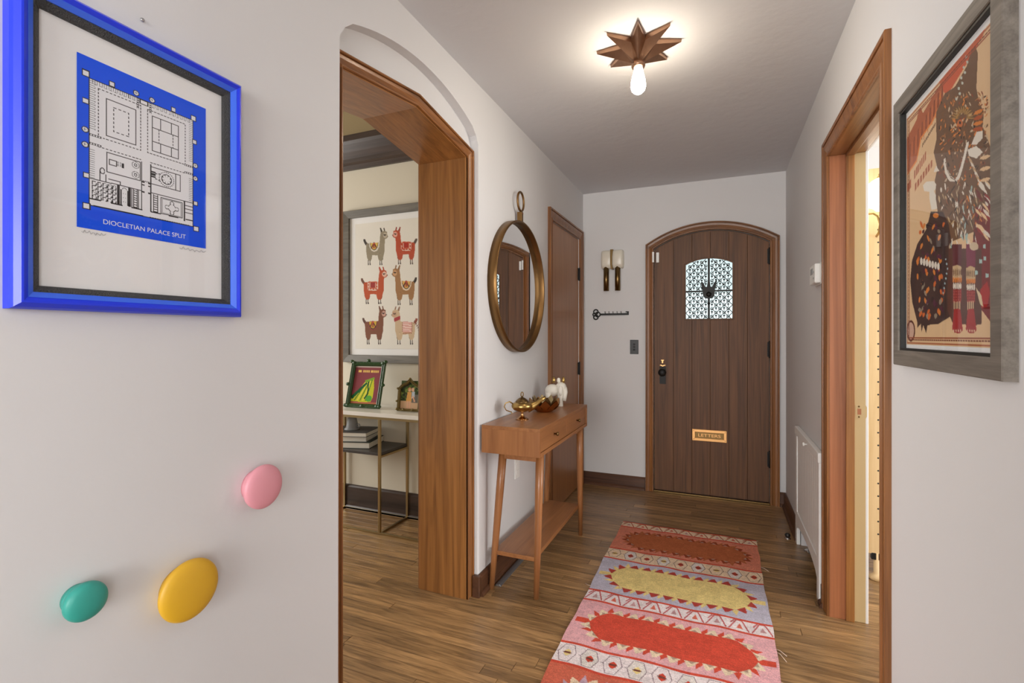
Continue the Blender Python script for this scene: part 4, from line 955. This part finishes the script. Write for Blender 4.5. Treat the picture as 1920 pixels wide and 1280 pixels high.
def field(y0, y1, bg, med, hook, stub=True, inv=False):
    y0, y1 = min(y0, y1), max(y0, y1); A.rect(rx0, y0, rx1, y1, bg); ym = (y0 + y1) / 2; hh = (y1 - y0) * 0.30; xm = (rx0 + rx1) / 2; hx = 0.335
    P = []
    for k in range(9): P.append((xm - hx * 0.78 + k * hx * 1.56 / 8, ym + hh))
    P += [(xm + hx * 0.93, ym + hh * 0.55), (xm + hx, ym), (xm + hx * 0.93, ym - hh * 0.55)]
    for k in range(9): P.append((xm + hx * 0.78 - k * hx * 1.56 / 8, ym - hh))
    P += [(xm - hx * 0.93, ym - hh * 0.55), (xm - hx, ym), (xm - hx * 0.93, ym + hh * 0.55)]
    if stub: A.rect(rx0 + 0.012, ym - 0.018, rx1 - 0.012, ym + 0.018, med)
    A.poly(P, med)
    for i in range(len(P)):                             # serrated rim of the medallion
        (x0_, y0_), (x1_, y1_) = P[i - 1], P[(i + 1) % len(P)]; ll = math.hypot(x1_ - x0_, y1_ - y0_); ex_, ey_ = (x1_ - x0_) / ll, (y1_ - y0_) / ll
        px_, py_ = P[i]; A.poly([(px_ - ex_ * .018, py_ - ey_ * .018), (px_ + ex_ * .018, py_ + ey_ * .018), (px_ - ey_ * .042 + ex_ * .016, py_ + ex_ * .042 + ey_ * .016)], med)
    for (xa, ya), (xb, yb) in zip(P, P[1:] + P[:1]):
        cx, cy = (xa + xb) / 2, (ya + yb) / 2; dx, dy = xb - xa, yb - ya; ln = math.hypot(dx, dy); dx /= ln; dy /= ln; nx, ny = -dy, dx
        s = 0.042; A.poly([(cx - dx * s * .62, cy - dy * s * .62), (cx + dx * s * .62, cy + dy * s * .62), (cx + dx * s * .3 + nx * s * .95, cy + dy * s * .3 + ny * s * .95), (cx - dx * s * .05 + nx * s * .75, cy - dy * s * .05 + ny * s * .75)], hook)
        A.poly([(cx - dx * s * .35, cy - dy * s * .35), (cx + dx * s * .3, cy + dy * s * .3), (cx + nx * s * .35, cy + ny * s * .35)], (180, 150, 130) if hook != BURG and hook != (176, 70, 62) else BURG)
field(3.275, 2.925, COR, RST, (150, 74, 50), False)
field(2.785, 2.405, LAV, YEL, (176, 70, 62))
field(2.300, 1.955, PNK, RED, (226, 204, 176))
field(1.815, 1.46, (204, 106, 84), (190, 160, 176), CR)
band(3.275, 3.372, CR, (178, 96, 70), True); band(2.780, 2.930, CR, (116, 84, 76), False)
band(2.300, 2.412, WH, (186, 96, 96), True); band(1.812, 1.958, WH, (134, 110, 116), False); band(1.33, 1.464, CR, (150, 90, 80), True)
A.rect(rx0, ry0, rx1, 1.33, PNK)
nz = np.random.rand(RHp, RWp); nz2 = np.repeat(np.random.rand(RHp, RWp // 5 + 1), 5, 1)[:, :RWp]
A.a *= (0.94 + 0.14 * nz + 0.10 * nz2)[..., None]
fade = np.random.rand(RHp // 12 + 1, RWp // 12 + 1).repeat(12, 0).repeat(12, 1)[:RHp, :RWp]; A.a *= (0.96 + 0.06 * fade)[..., None]
t = thing('runner_rug', 'faded red, pink and yellow kilim runner with medallions on hall floor', 'rug', ((rx0 + rx1) / 2, (ry0 + ry1) / 2, 0))
edge = lambda v: 0.0025 * np.sin(v * 17) + 0.0015 * np.sin(v * 57 + 1)
art_sheet('woven_top', A, lambda u, v: (rx0 + W_ * u + edge(v), ry1 - Hh * v + 0.004 * np.sin(u * 19), 0.0075 + 0.0012 * np.sin(u * 31 + v * 40) * np.sin(v * 63)), 'rug', t)
M['rug_side'] = plain('rug_edge', (190, 120, 104), 0.95)
box('backing', (rx0 + 0.006, rx1 - 0.006, ry0 + 0.006, ry1 - 0.006, 0.0003, 0.006), 'rug_side', t, 0.002)
M['thread'] = plain('thread', (226, 206, 190), 0.9)
for (x, y, dx, dy) in ((rx1, 3.0, .035, -.03), (rx1, 2.22, .03, -.05), (rx1, 2.24, .035, -.03), (rx1, 2.03, .05, -.03), (rx1, 2.0, .04, -.02), (rx0, 2.44, -.03, .02), (rx1, 3.37, .012, .012), (rx0, 3.37, -.012, .01)):
    tube('loose_thread', [(x - dx * .2, y, 0.006), (x + dx * .4, y + dy * .2, 0.004), (x + dx, y + dy, 0.0015)], 0.0011, 'thread', t, seg=5)

# ------------------------------------------------------------------ radiator behind its cover in the right wall
CX = 0.440; cy0, cy1 = 2.712, 3.480; cz1 = 0.715
t = thing('radiator_cover', 'white beadboard radiator cover panel with arched foot cut-out', 'radiator cover', (CX, (cy0 + cy1) / 2, 0))
box('stile', (CX, CX + 0.019, cy0, cy0 + 0.055, 0.0, cz1 - 0.05), 'white', t, 0.002)
box('stile', (CX, CX + 0.019, cy1 - 0.055, cy1, 0.0, cz1 - 0.05), 'white', t, 0.002)
box('top_rail', (CX - 0.004, CX + 0.022, cy0 - 0.004, cy1 + 0.004, cz1 - 0.05, cz1), 'white', t, 0.005)
br = [(cy0 + 0.055, 0.10)] + [(cy0 + 0.055 + (cy1 - cy0 - 0.11) * k / 16, 0.10 + 0.045 * math.sin(PI * k / 16) ** 0.5) for k in range(1, 16)] + [(cy1 - 0.055, 0.10), (cy1 - 0.055, 0.20), (cy0 + 0.055, 0.20)]
prism('bottom_rail', br, 'X', CX, CX + 0.019, 'white', t)
ns = 13; sw = (cy1 - cy0 - 0.11) / ns
for k in range(ns):
    y0 = cy0 + 0.055 + k * sw
    box('slat', (CX + 0.005, CX + 0.014, y0 + 0.0006, y0 + sw - 0.0006, 0.195, cz1 - 0.048), 'white', t, 0.003)
lathe('turn_knob', [(0.004, 0), (0.004, 0.008), (0.010, 0.013), (0.010, 0.018), (0, 0.021)], (CX - 0.004, 3.03, 0.690), (-1, 0, 0), 'plastic', t, seg=16)
t = thing('radiator', 'old iron radiator with chrome valve glimpsed under white cover', 'radiator', (0.53, 3.08, 0))
for k in range(9):
    y0 = 2.80 + k * 0.062
    prism('section', [(y0, 0.07), (y0 + 0.045, 0.07), (y0 + 0.05, 0.09), (y0 + 0.05, 0.57), (y0 + 0.04, 0.59), (y0 + 0.005, 0.59), (y0 - 0.004, 0.57), (y0 - 0.004, 0.09)], 'X', 0.472, 0.588, 'rad', t, 0.006)
for y0 in (2.81, 3.30): box('foot', (0.485, 0.575, y0, y0 + 0.03, 0, 0.075), 'rad', t, 0.004)
lathe('valve', [(0.014, 0), (0.014, 0.05), (0.022, 0.055), (0.022, 0.085), (0.012, 0.09), (0.012, 0.11)], (0.500, 2.79, 0), (0, 0, 1), 'chrome', t, seg=18)
lathe('valve_wheel', [(0, 0), (0.018, 0.0), (0.020, 0.006), (0.016, 0.014), (0, 0.015)], (0.478, 2.79, 0.072), (-1, 0, 0), 'black', t, seg=18)
lathe('pipe_collar', [(0.012, 0), (0.034, 0.001), (0.030, 0.006), (0.012, 0.010)], (0.500, 3.34, 0), (0, 0, 1), 'chrome', t, seg=20)
# floor door stop
t = thing('door_stop', 'small dome door stop screwed to floor near radiator cover', 'door stop', (0.400, 3.50, 0))
lathe('base', [(0.019, 0), (0.019, 0.003), (0.012, 0.006), (0.009, 0.012)], (0.400, 3.50, 0), (0, 0, 1), 'chrome', t, seg=20)
lathe('rubber_tip', [(0.010, 0.011), (0.015, 0.016), (0.016, 0.026), (0.010, 0.034), (0, 0.036)], (0.400, 3.50, 0), (0, 0, 1), 'black_plastic', t, seg=18)
# thermostat
t = thing('thermostat', 'small white thermostat box on right wall beside doorway', 'thermostat', (R, 2.83, 1.52))
box('wall_plate', (R - 0.010, R, 2.74, 2.90, 1.522, 1.628), 'plastic', t, 0.003)
box('cover', (R - 0.034, R - 0.009, 2.748, 2.892, 1.528, 1.622), 'plastic', t, 0.005)
for z in (1.548, 1.578): box('button', (R - 0.036, R - 0.033, 2.770, 2.785, z, z + 0.010), 'grey_ceramic', t, 0.001)
box('display', (R - 0.0355, R - 0.033, 2.80, 2.86, 1.575, 1.605), 'grey_ceramic', t, 0.001)

# ------------------------------------------------------------------ dining room seen through the arch
YW = 2.89
t = thing('framed_llamas', 'print of six painted llamas in wide grey wooden frame', 'picture', (-2.18, YW, 1.07))
lx0, lx1, lz0, lz1 = -2.588 + 0.012, -1.770, 1.078, 2.195
fD2 = lambda u, v, h: (u, YW - h, v)
ring = [(lx0, lz0), (lx0, lz1), (lx1, lz1), (lx1, lz0)]
molding('frame', ring, [(0, 0), (0, 0.030), (-0.003, 0.032), (-0.052, 0.026), (-0.055, 0.024), (-0.055, 0)], fD2, 'grey_frame2', t, closed=True, side=1)
box('mat_board', (lx0 + 0.05, lx1 - 0.05, YW - 0.010, YW - 0.002, lz0 + 0.05, lz1 - 0.05), 'mat', t, 0)
YA = YW - 0.0115
sx_0, sx_1 = lx0 + 0.105, lx1 - 0.105; sz_0, sz_1 = lz0 + 0.10, lz1 - 0.10
WA, HA = 190, 300
A = Art(WA, HA, (232, 227, 217))
def lm(x, y):
    p = onY(660 + x / 9.143, 410 + y / 9.143, YA); return ((p[0] - sx_0) / (sx_1 - sx_0) * WA, (sz_1 - p[2]) / (sz_1 - sz_0) * HA)
def llama(x0, y0, x1, y1, body, legs, blanket, trim_, face, style, ears, tail):
    """template drawn for a llama facing right in the box 210..620 x 150..790; x0 > x1 mirrors it"""
    A.X = lambda x, y: lm(x0 + (x - 210) / 410 * (x1 - x0), y0 + (y - 150) / 640 * (y1 - y0))
    A.poly([(490, 235), (476, 160), (492, 152), (525, 225)], ears); A.poly([(545, 215), (535, 158), (552, 155), (568, 215)], ears)
    A.line([(252, 440), (225, 400), (215, 372)], 5, tail)
    for x in (283, 313, 478, 510): A.line([(x, 700), (x, 790)], 2, legs); A.rect(x - 9, 765, x + 9, 790, legs)
    b2 = tuple(c * 0.82 for c in body)
    A.poly([(300, 620), (345, 620), (335, 690), (312, 725)], b2); A.poly([(500, 600), (545, 560), (530, 690), (508, 725)], b2)
    A.poly([(240, 440), (265, 418), (470, 410), (480, 290), (492, 232), (545, 205), (595, 222), (606, 290), (618, 296), (600, 330), (560, 350), (556, 560), (535, 640), (505, 715), (480, 722), (452, 700), (438, 625), (345, 622), (322, 700), (285, 722), (258, 670), (243, 560)], body)
    for k in range(14): A.leaf(270 + (k * 53) % 260, 450 + (k * 37) % 170, 40, 20, 1.3, tuple(c * (0.90 + 0.16 * (k % 2)) for c in body))
    A.circ(566, 282, 36, face, 46); A.line([(546, 276), (562, 286), (578, 274)], 2, (50, 36, 32)); A.circ(612, 298, 8, (50, 36, 32), 7)
    if style == 0:
        A.poly([(290, 412), (470, 406), (462, 480), (430, 545), (380, 565), (335, 548), (300, 490)], trim_); A.poly([(305, 414), (450, 408), (440, 480), (410, 525), (378, 540), (345, 525), (315, 480)], (40, 34, 32)); A.poly([(312, 414), (444, 408), (432, 475), (405, 515), (378, 526), (350, 515), (322, 475)], blanket)
        for k in range(5): A.line([(378, 410), (330 + k * 24, 505)], 2, (196, 84, 50) if k % 2 else (60, 44, 36))
        A.poly([(358, 410), (398, 408), (378, 450)], (198, 70, 50))
    elif style == 1:
        A.poly([(300, 412), (465, 406), (470, 530), (440, 560), (320, 562), (300, 530)], (232, 214, 196)); A.box(318, 425, 452, 540, 3, trim_, 4); A.poly([(345, 410), (425, 408), (425, 510), (345, 512)], blanket); A.box(335, 415, 436, 522, 2, (206, 110, 80))
    else:
        A.poly([(300, 412), (430, 408), (430, 590), (300, 592)], blanket)
        for k in range(9): A.line([(302, 428 + k * 19), (428, 426 + k * 19)], 2, trim_)
        for k in range(6): A.circ(292, 430 + k * 28, 8, (150, 40, 44), 8); A.circ(440, 428 + k * 28, 8, (150, 40, 44), 8); A.circ(305 + k * 24, 606, 7, (150, 40, 44), 9)
GR, RD_, OR_, BN_, DB = (152, 140, 118), (186, 80, 52), (188, 82, 44), (164, 120, 78), (128, 78, 56)
llama(210, 150, 620, 790, GR, (62, 54, 50), (222, 184, 90), (222, 214, 200), (190, 176, 156), 0, (74, 66, 60), (70, 62, 56))
llama(1105, 135, 682, 775, RD_, (84, 66, 56), (176, 52, 40), (186, 70, 50), (226, 168, 150), 1, (150, 52, 40), (96, 80, 70))
llama(165, 815, 612, 1455, OR_, (58, 42, 38), (160, 50, 46), (190, 90, 70), (226, 186, 166), 1, (176, 70, 44), (110, 72, 56))
llama(1100, 785, 675, 1470, BN_, (62, 46, 38), (226, 176, 96), (226, 206, 180), (206, 160, 116), 0, (140, 100, 66), (60, 50, 44))
llama(190, 1485, 596, 2143, DB, (60, 40, 36), (214, 172, 60), (140, 70, 60), (206, 160, 144), 0, (112, 66, 46), (96, 62, 50))
llama(1110, 1493, 666, 2145, (206, 180, 148), (62, 52, 48), (196, 72, 66), (236, 206, 196), (196, 160, 132), 2, (150, 116, 94), (150, 84, 66))
A.X = lm
A.poly([(715, 1700), (820, 1655), (826, 1715), (722, 1765)], (172, 62, 66))
for k in range(5): A.leaf(1075 + k * 18, 1760 + k * 34, 40, 18, 0.9, (120, 70, 58)); A.line([(1060 + k * 18, 1790 + k * 30), (1110 + k * 10, 1740 + k * 34)], 1, (120, 70, 58))
art_sheet('print', A, lambda u, v: (sx_0 + (sx_1 - sx_0) * u, YA + 0 * u, sz_1 + (sz_0 - sz_1) * v), 'art', t)
box('glass_pane', (lx0 + 0.05, lx1 - 0.05, YW - 0.0155, YW - 0.0145, lz0 + 0.05, lz1 - 0.05), 'pane', t, 0)

# black wreath on the dining wall
t = thing('wall_wreath', 'black braided wreath ornament hanging above framed llamas', 'wreath', (-1.80, YW, 2.23))
bm = bmesh.new()
for ph in (0, 2 * PI / 3, 4 * PI / 3):
    tube('', [(-1.785 + (0.075 + 0.016 * math.cos(9 * q + ph)) * math.cos(q), YW - 0.034 + 0.016 * math.sin(9 * q + ph), 2.325 + (0.085 + 0.016 * math.cos(9 * q + ph)) * math.sin(q)) for q in np.linspace(0, 2 * PI, 91)[:-1]], 0.013, None, bm=bm, seg=8, closed=True)
bmo('braid', bm, 'black', t, smooth=True)
box('hanger', (-1.815, -1.765, YW - 0.03, YW, 2.43, 2.49), 'black', t, 0.004)
box('tag', (-1.822, -1.79, YW - 0.034, YW - 0.03, 2.432, 2.47), 'white_cover', t, 0.001)

# marble console with metal frame
kx0, kx1, ky0, ky1, kz = -3.15, -1.42, 2.552, 2.872, 0.748
t = thing('marble_console', 'white marble console on thin brass frame in dining room', 'table', ((kx0 + kx1) / 2, 2.71, 0))
box('marble_top', (kx0 - 0.01, kx1 + 0.01, ky0 - 0.006, ky1 + 0.004, kz + 0.004, kz + 0.030), 'marble', t, 0.002)
rb = 0.016
def rail(b): box('rail', b, 'frame_brass', t, 0.001)
for y_ in (ky0, ky1 - rb):
    rail((kx0, kx1, y_, y_ + rb, kz - 0.012, kz + 0.0045)); rail((kx0, kx1, y_, y_ + rb, 0.0, 0.013))
for x_ in (kx0, -2.565, -2.010, kx1 - rb):
    for y_ in (ky0, ky1 - rb): box('leg', (x_, x_ + rb, y_, y_ + rb, 0.012, kz - 0.011), 'frame_brass', t, 0.001)
    rail((x_, x_ + rb, ky0 + rb, ky1 - rb, 0.0, 0.012)); rail((x_, x_ + rb, ky0 + rb, ky1 - rb, kz - 0.012, kz + 0.0045))
for x_ in (-2.565, -2.010): rail((x_, x_ + rb, ky0 + rb, ky1 - rb, 0.488, 0.502))
box('shelf', (-2.552, -2.003, ky0 + 0.004, ky1 - 0.004, 0.502, 0.520), 'slate', t, 0.0015)
# books on its shelf
def book(label, cx, cy, z, lx, ly, h, rot, cover):
    o = thing('book', label, 'book', (cx, cy, z), 'books stacked on the console shelf')
    c, s = math.cos(rot), math.sin(rot)
    def rbx(name, x0, x1, y0, y1, z0, z1, mat):
        vs = [(cx + c * x - s * y, cy + s * x + c * y, q) for x, y, q in bverts(x0, x1, y0, y1, z0, z1)]; mk(name, vs, BF, mat, o, bevel=0.0006)
    rbx('pages', -lx / 2 + 0.003, lx / 2 - 0.004, -ly / 2 + 0.004, ly / 2 - 0.004, z + 0.003, z + h - 0.003, 'pages')
    rbx('cover', -lx / 2, lx / 2, -ly / 2, ly / 2, z, z + 0.003, cover); rbx('cover', -lx / 2, lx / 2, -ly / 2, ly / 2, z + h - 0.003, z + h, cover)
    rbx('spine', -lx / 2, -lx / 2 + 0.003, -ly / 2, ly / 2, z + 0.002, z + h - 0.002, cover)
book('thick dark green book at bottom of stack on console shelf', -2.335, 2.70, 0.520, 0.34, 0.25, 0.042, 0.28, 'green_cover')
book('white paperback in middle of stack on console shelf', -2.355, 2.70, 0.562, 0.30, 0.22, 0.032, 0.33, 'white_cover')
book('grey covered book on top of stack on console shelf', -2.350, 2.70, 0.594, 0.32, 0.23, 0.030, 0.26, 'grey_cover')
t = thing('grey_vessel', 'small grey ceramic bell-shaped vessel on top of stacked books', 'vessel', (-2.345, 2.70, 0.624))
lathe('body', [(0.052, 0), (0.054, 0.004), (0.042, 0.015), (0.036, 0.045), (0.030, 0.075), (0.022, 0.084), (0, 0.086)], (-2.345, 2.70, 0.624), (0, 0, 1), 'grey_ceramic', t, seg=28)
tube('handle', [(-2.305, 2.70, 0.640), (-2.285, 2.70, 0.645), (-2.278, 2.70, 0.655), (-2.286, 2.70, 0.664), (-2.306, 2.70, 0.662)], 0.004, 'grey_ceramic', t, seg=8)

# green ornate frame leaning on the marble
mt = kz + 0.030
def leaning(name, label, cat, cx, cy, wd, ht, tilt, rot, mat, artf, ornate, arch=0.0):
    o = thing(name, label, cat, (cx, cy, mt))
    ct, st, cr, sr = math.cos(tilt), math.sin(tilt), math.cos(rot), math.sin(rot)
    def T(u, v, h):                                     # u across, v up the frame, h off its face towards the hall
        y_ = v * st - h * ct; z_ = v * ct + h * st
        return (cx + cr * u - sr * y_, cy + sr * u + cr * y_, mt + 0.003 + z_)
    hw = wd / 2
    if arch: path = [(-hw, 0), (-hw, ht * 0.70), (-hw * 0.75, ht * 0.80), (-hw * 0.35, ht * 0.88), (0, ht), (hw * 0.35, ht * 0.88), (hw * 0.75, ht * 0.80), (hw, ht * 0.70), (hw, 0)]
    else: path = [(-hw, 0), (-hw, ht), (hw, ht), (hw, 0)]
    b = 0.030 if not arch else 0.018
    molding('frame', path, [(0, 0.0), (0, 0.012), (-b * .15, 0.018), (-b * .4, 0.015), (-b * .6, 0.019), (-b * .8, 0.016), (-b, 0.008), (-b, 0.0)], T, mat, o, closed=True)
    back = [T(u * 0.97, v * 0.97 + ht * 0.01, -0.001) for u, v in path] + [T(u * 0.97, v * 0.97 + ht * 0.01, -0.006) for u, v in path]; n = len(path)
    mk('backing', back, [tuple(range(n)), tuple(range(n, 2 * n))] + [(i, (i + 1) % n, n + (i + 1) % n, n + i) for i in range(n)], 'black_liner', o)
    k = 0
    for u, v in ornate:                                 # carved scrolls
        bm = bmesh.new(); g = bmesh.ops.create_uvsphere(bm, u_segments=10, v_segments=6, radius=1)
        for vv in g['verts']: vv.co = Vector(T(u * hw + vv.co.x * b * 0.55, v * ht + vv.co.y * b * 0.42, 0.014 + vv.co.z * 0.009))
        bmo('scroll', bm, mat, o, smooth=True)
    iw = hw - b * 0.9; ih0, ih1 = b * 0.9, ht - b * 0.9
    A = artf()
    art_sheet('print', A, lambda u, v: tuple(np.array(q) for q in T((-1 + 2 * u) * iw, ih1 + (ih0 - ih1) * v, 0.001)), 'art', o)
    tube('strut', [T(0, ht * 0.6, -0.006), T(0, ht * 0.3, -0.04 if tilt > 0.1 else -0.03), T(0, 0.028, -0.07)], 0.004, 'black_liner', o, seg=6)
    return o
def art_green():
    A = Art(70, 100, (140, 66, 72)); A.rect(0, 0, 70, 5, (206, 190, 180))
    for k, ch in enumerate('III IIIIII IIIIIII'):
        if ch == 'I': A.rect(10 + k * 2.9, 12, 12.2 + k * 2.9, 18, (246, 206, 110))
    A.line([(12, 22), (58, 22)], 1, (220, 96, 80), 3); A.line([(16, 26), (52, 26)], 1, (220, 96, 80), 3)
    A.poly([(0, 88), (6, 78), (34, 40), (52, 34), (56, 60), (56, 80), (52, 92), (38, 94), (0, 92)], (206, 206, 40))
    for k in range(6): A.line([(34 + k * 3, 40 - k), (4 + k * 7, 90)], 2, (60, 130, 40) if k % 2 else (236, 226, 90))
    A.poly([(0, 80), (34, 42), (38, 46), (4, 88)], (24, 96, 50)); A.poly([(30, 38), (52, 29), (54, 34), (33, 44)], (130, 170, 50)); A.line([(40, 44), (42, 72), (36, 84)], 3, (20, 80, 40)); A.circ(46, 84, 8, (90, 170, 60), 8)
    A.rect(0, 94, 70, 100, (190, 110, 80)); return A
leaning('ornate_green_frame', 'green carved photo frame with yellow and maroon print leaning on marble', 'photo frame', -2.225, 2.665, 0.270, 0.320, 0.26, 0.08, 'green_frame', art_green,
        [(-1, .045), (1, .045), (-1, 1), (1, 1), (-1.03, 0.5), (1.03, 0.5), (0, 1.02), (0, .045), (-0.86, .97), (.86, .97), (-.86, .05), (.86, .05)])
def art_photo():
    A = Art(50, 70, (60, 74, 40))
    rg = random.Random(5)
    for k in range(60): A.circ(rg.uniform(0, 50), rg.uniform(0, 45), rg.uniform(2, 5), rg.choice(((40, 54, 34), (86, 110, 50), (120, 140, 70), (50, 60, 50), (70, 60, 50))))
    A.rect(0, 50, 50, 70, (206, 170, 136)); A.rect(30, 34, 50, 54, (110, 106, 98))
    A.poly([(18, 28), (28, 28), (30, 52), (15, 52)], (222, 166, 90)); A.circ(23, 22, 4, (226, 180, 150), 5); A.poly([(18, 20), (22, 16), (28, 18), (27, 24), (24, 18), (19, 26)], (190, 140, 90))
    for x in (20, 26): A.line([(x, 52), (x, 66)], 3, (222, 170, 140))
    A.poly([(29, 28), (37, 26), (38, 40), (30, 44)], (186, 196, 206)); A.circ(32, 22, 4, (222, 180, 150), 5); A.line([(34, 40), (38, 50)], 3, (222, 170, 140)); return A
leaning('ornate_gilt_frame', 'small arched gilt photo frame showing two people on marble', 'photo frame', -1.852, 2.665, 0.165, 0.215, 0.14, 0.10, 'gilt', art_photo,
        [(-1, .06), (1, .06), (0, 0.985), (-1, 0.68), (1, 0.68), (-1.02, .3), (1.02, .3), (-.4, .06), (.4, .06)], arch=1.0)

# ------------------------------------------------------------------ study seen through the right doorway
t = thing('shelving_unit', 'pale birch shelving unit with drilled uprights in bright study', 'shelf', (1.15, 3.25, 0))
for x_ in (0.722, 1.72):
    for y_ in (3.085, 3.47):
        u_ = box('upright', (x_, x_ + 0.075, y_, y_ + 0.022, 0.135, 2.145), 'birch', t, 0.002)
        if y_ < 3.2 and x_ < 1:
            for k in range(28): lathe('peg_hole', [(0.0045, 0), (0.004, 0.0006), (0, 0.0007)], (x_ + 0.044, y_, 0.24 + k * 0.066), (0, -1, 0), 'black_liner', u_, seg=8)
        lathe('foot', [(0.030, 0), (0.034, 0.004), (0.034, 0.018), (0.020, 0.026), (0.014, 0.034), (0.014, 0.14)], (x_ + 0.040, y_ + 0.011, 0), (0, 0, 1), 'birch', t, seg=20)
        box('ferrule', (x_ + 0.015, x_ + 0.065, y_ - 0.002, y_ + 0.024, 0.105, 0.140), 'black', t, 0.002)
for z in (0.30, 0.68, 1.03, 1.36, 1.62, 1.90): box('shelf_board', (0.70, 1.80, 3.108, 3.47, z, z + 0.018), 'birch', t, 0.001)
def upbook(label, x0, x1, z, h, y0, dp, mat):
    o = thing('book', label, 'book', ((x0 + x1) / 2, y0 + dp / 2, z), 'books standing on the birch shelving')
    box('pages', (x0 + 0.002, x1 - 0.002, y0 + 0.003, y0 + dp, z + 0.003, z + h - 0.003), 'pages', o, 0)
    box('cover', (x0, x0 + 0.002, y0, y0 + dp, z, z + h), mat, o, 0); box('cover', (x1 - 0.002, x1, y0, y0 + dp, z, z + h), mat, o, 0)
    box('spine', (x0, x1, y0 - 0.001, y0 + 0.003, z, z + h), mat, o, 0)
M['c_red'] = plain('red_cover', (196, 72, 54), 0.5); M['c_salmon'] = plain('salmon_cover', (226, 138, 112), 0.5); M['c_blue'] = plain('blue_cover', (96, 122, 196), 0.5); M['c_brown'] = plain('brown_cover', (120, 76, 50), 0.5)
upbook('salmon red book high on birch shelving', 0.722, 0.760, 1.638, 0.24, 3.22, 0.2, 'c_salmon')
upbook('bright red book high on birch shelving', 0.762, 0.800, 1.638, 0.23, 3.22, 0.2, 'c_red')
upbook('tall red book on middle birch shelf', 0.730, 0.765, 1.378, 0.225, 3.22, 0.2, 'c_red')
upbook('blue book on middle birch shelf', 0.768, 0.795, 1.378, 0.21, 3.22, 0.2, 'c_blue')
upbook('white book beneath red books on birch shelf', 0.725, 0.765, 1.048, 0.27, 3.22, 0.2, 'white_cover')
upbook('brown book on lower birch shelf', 0.768, 0.800, 1.048, 0.24, 3.22, 0.2, 'c_brown')
M['purple'] = plain('purple_fabric', (176, 60, 150), 0.7)
t = thing('purple_bin', 'magenta fabric storage bin on low birch shelf', 'storage bin', (0.86, 3.3, 0.318))
box('bin', (0.715, 1.00, 3.15, 3.45, 0.3185, 0.645), 'purple', t, 0.008)
box('rim', (0.712, 1.003, 3.147, 3.453, 0.625, 0.650), 'purple', t, 0.004)
# scalloped clip lamp on the upright
t = thing('wall_lamp', 'lit scalloped white glass lamp on curved brass arm in study', 'lamp', (0.758, 3.085, 1.79))
tube('arm', [(0.758, 3.08, 1.79), (0.756, 3.03, 1.80), (0.750, 2.985, 1.835), (0.735, 2.965, 1.87), (0.715, 2.96, 1.885), (0.69, 2.965, 1.885)], 0.006, 'brass', t, seg=10)
bm = bmesh.new(); rings = []
for i in range(15):
    f = i / 14; rr = 0.075 * math.sin(PI * min(1, max(0.02, f))) ** 0.6; zz = 1.895 + 0.165 * f
    rings.append([bm.verts.new((0.742 + rr * (1 + 0.10 * math.cos(8 * a)) * math.cos(a), 2.965 + rr * (1 + 0.10 * math.cos(8 * a)) * math.sin(a), zz + 0.006 * math.sin(f * 20))) for a in np.linspace(0, 2 * PI, 49)[:-1]])
for A_, B_ in zip(rings, rings[1:]):
    for k in range(48): bm.faces.new((A_[k], A_[(k + 1) % 48], B_[(k + 1) % 48], B_[k]))
bm.faces.new(rings[0]); bm.faces.new(rings[-1])
bmo('glass_shade', bm, 'shade', t, smooth=True)
lathe('finial', [(0.010, 0), (0.012, 0.006), (0.004, 0.014), (0.006, 0.02), (0, 0.026)], (0.742, 2.965, 2.058), (0, 0, 1), 'brass', t, seg=14)
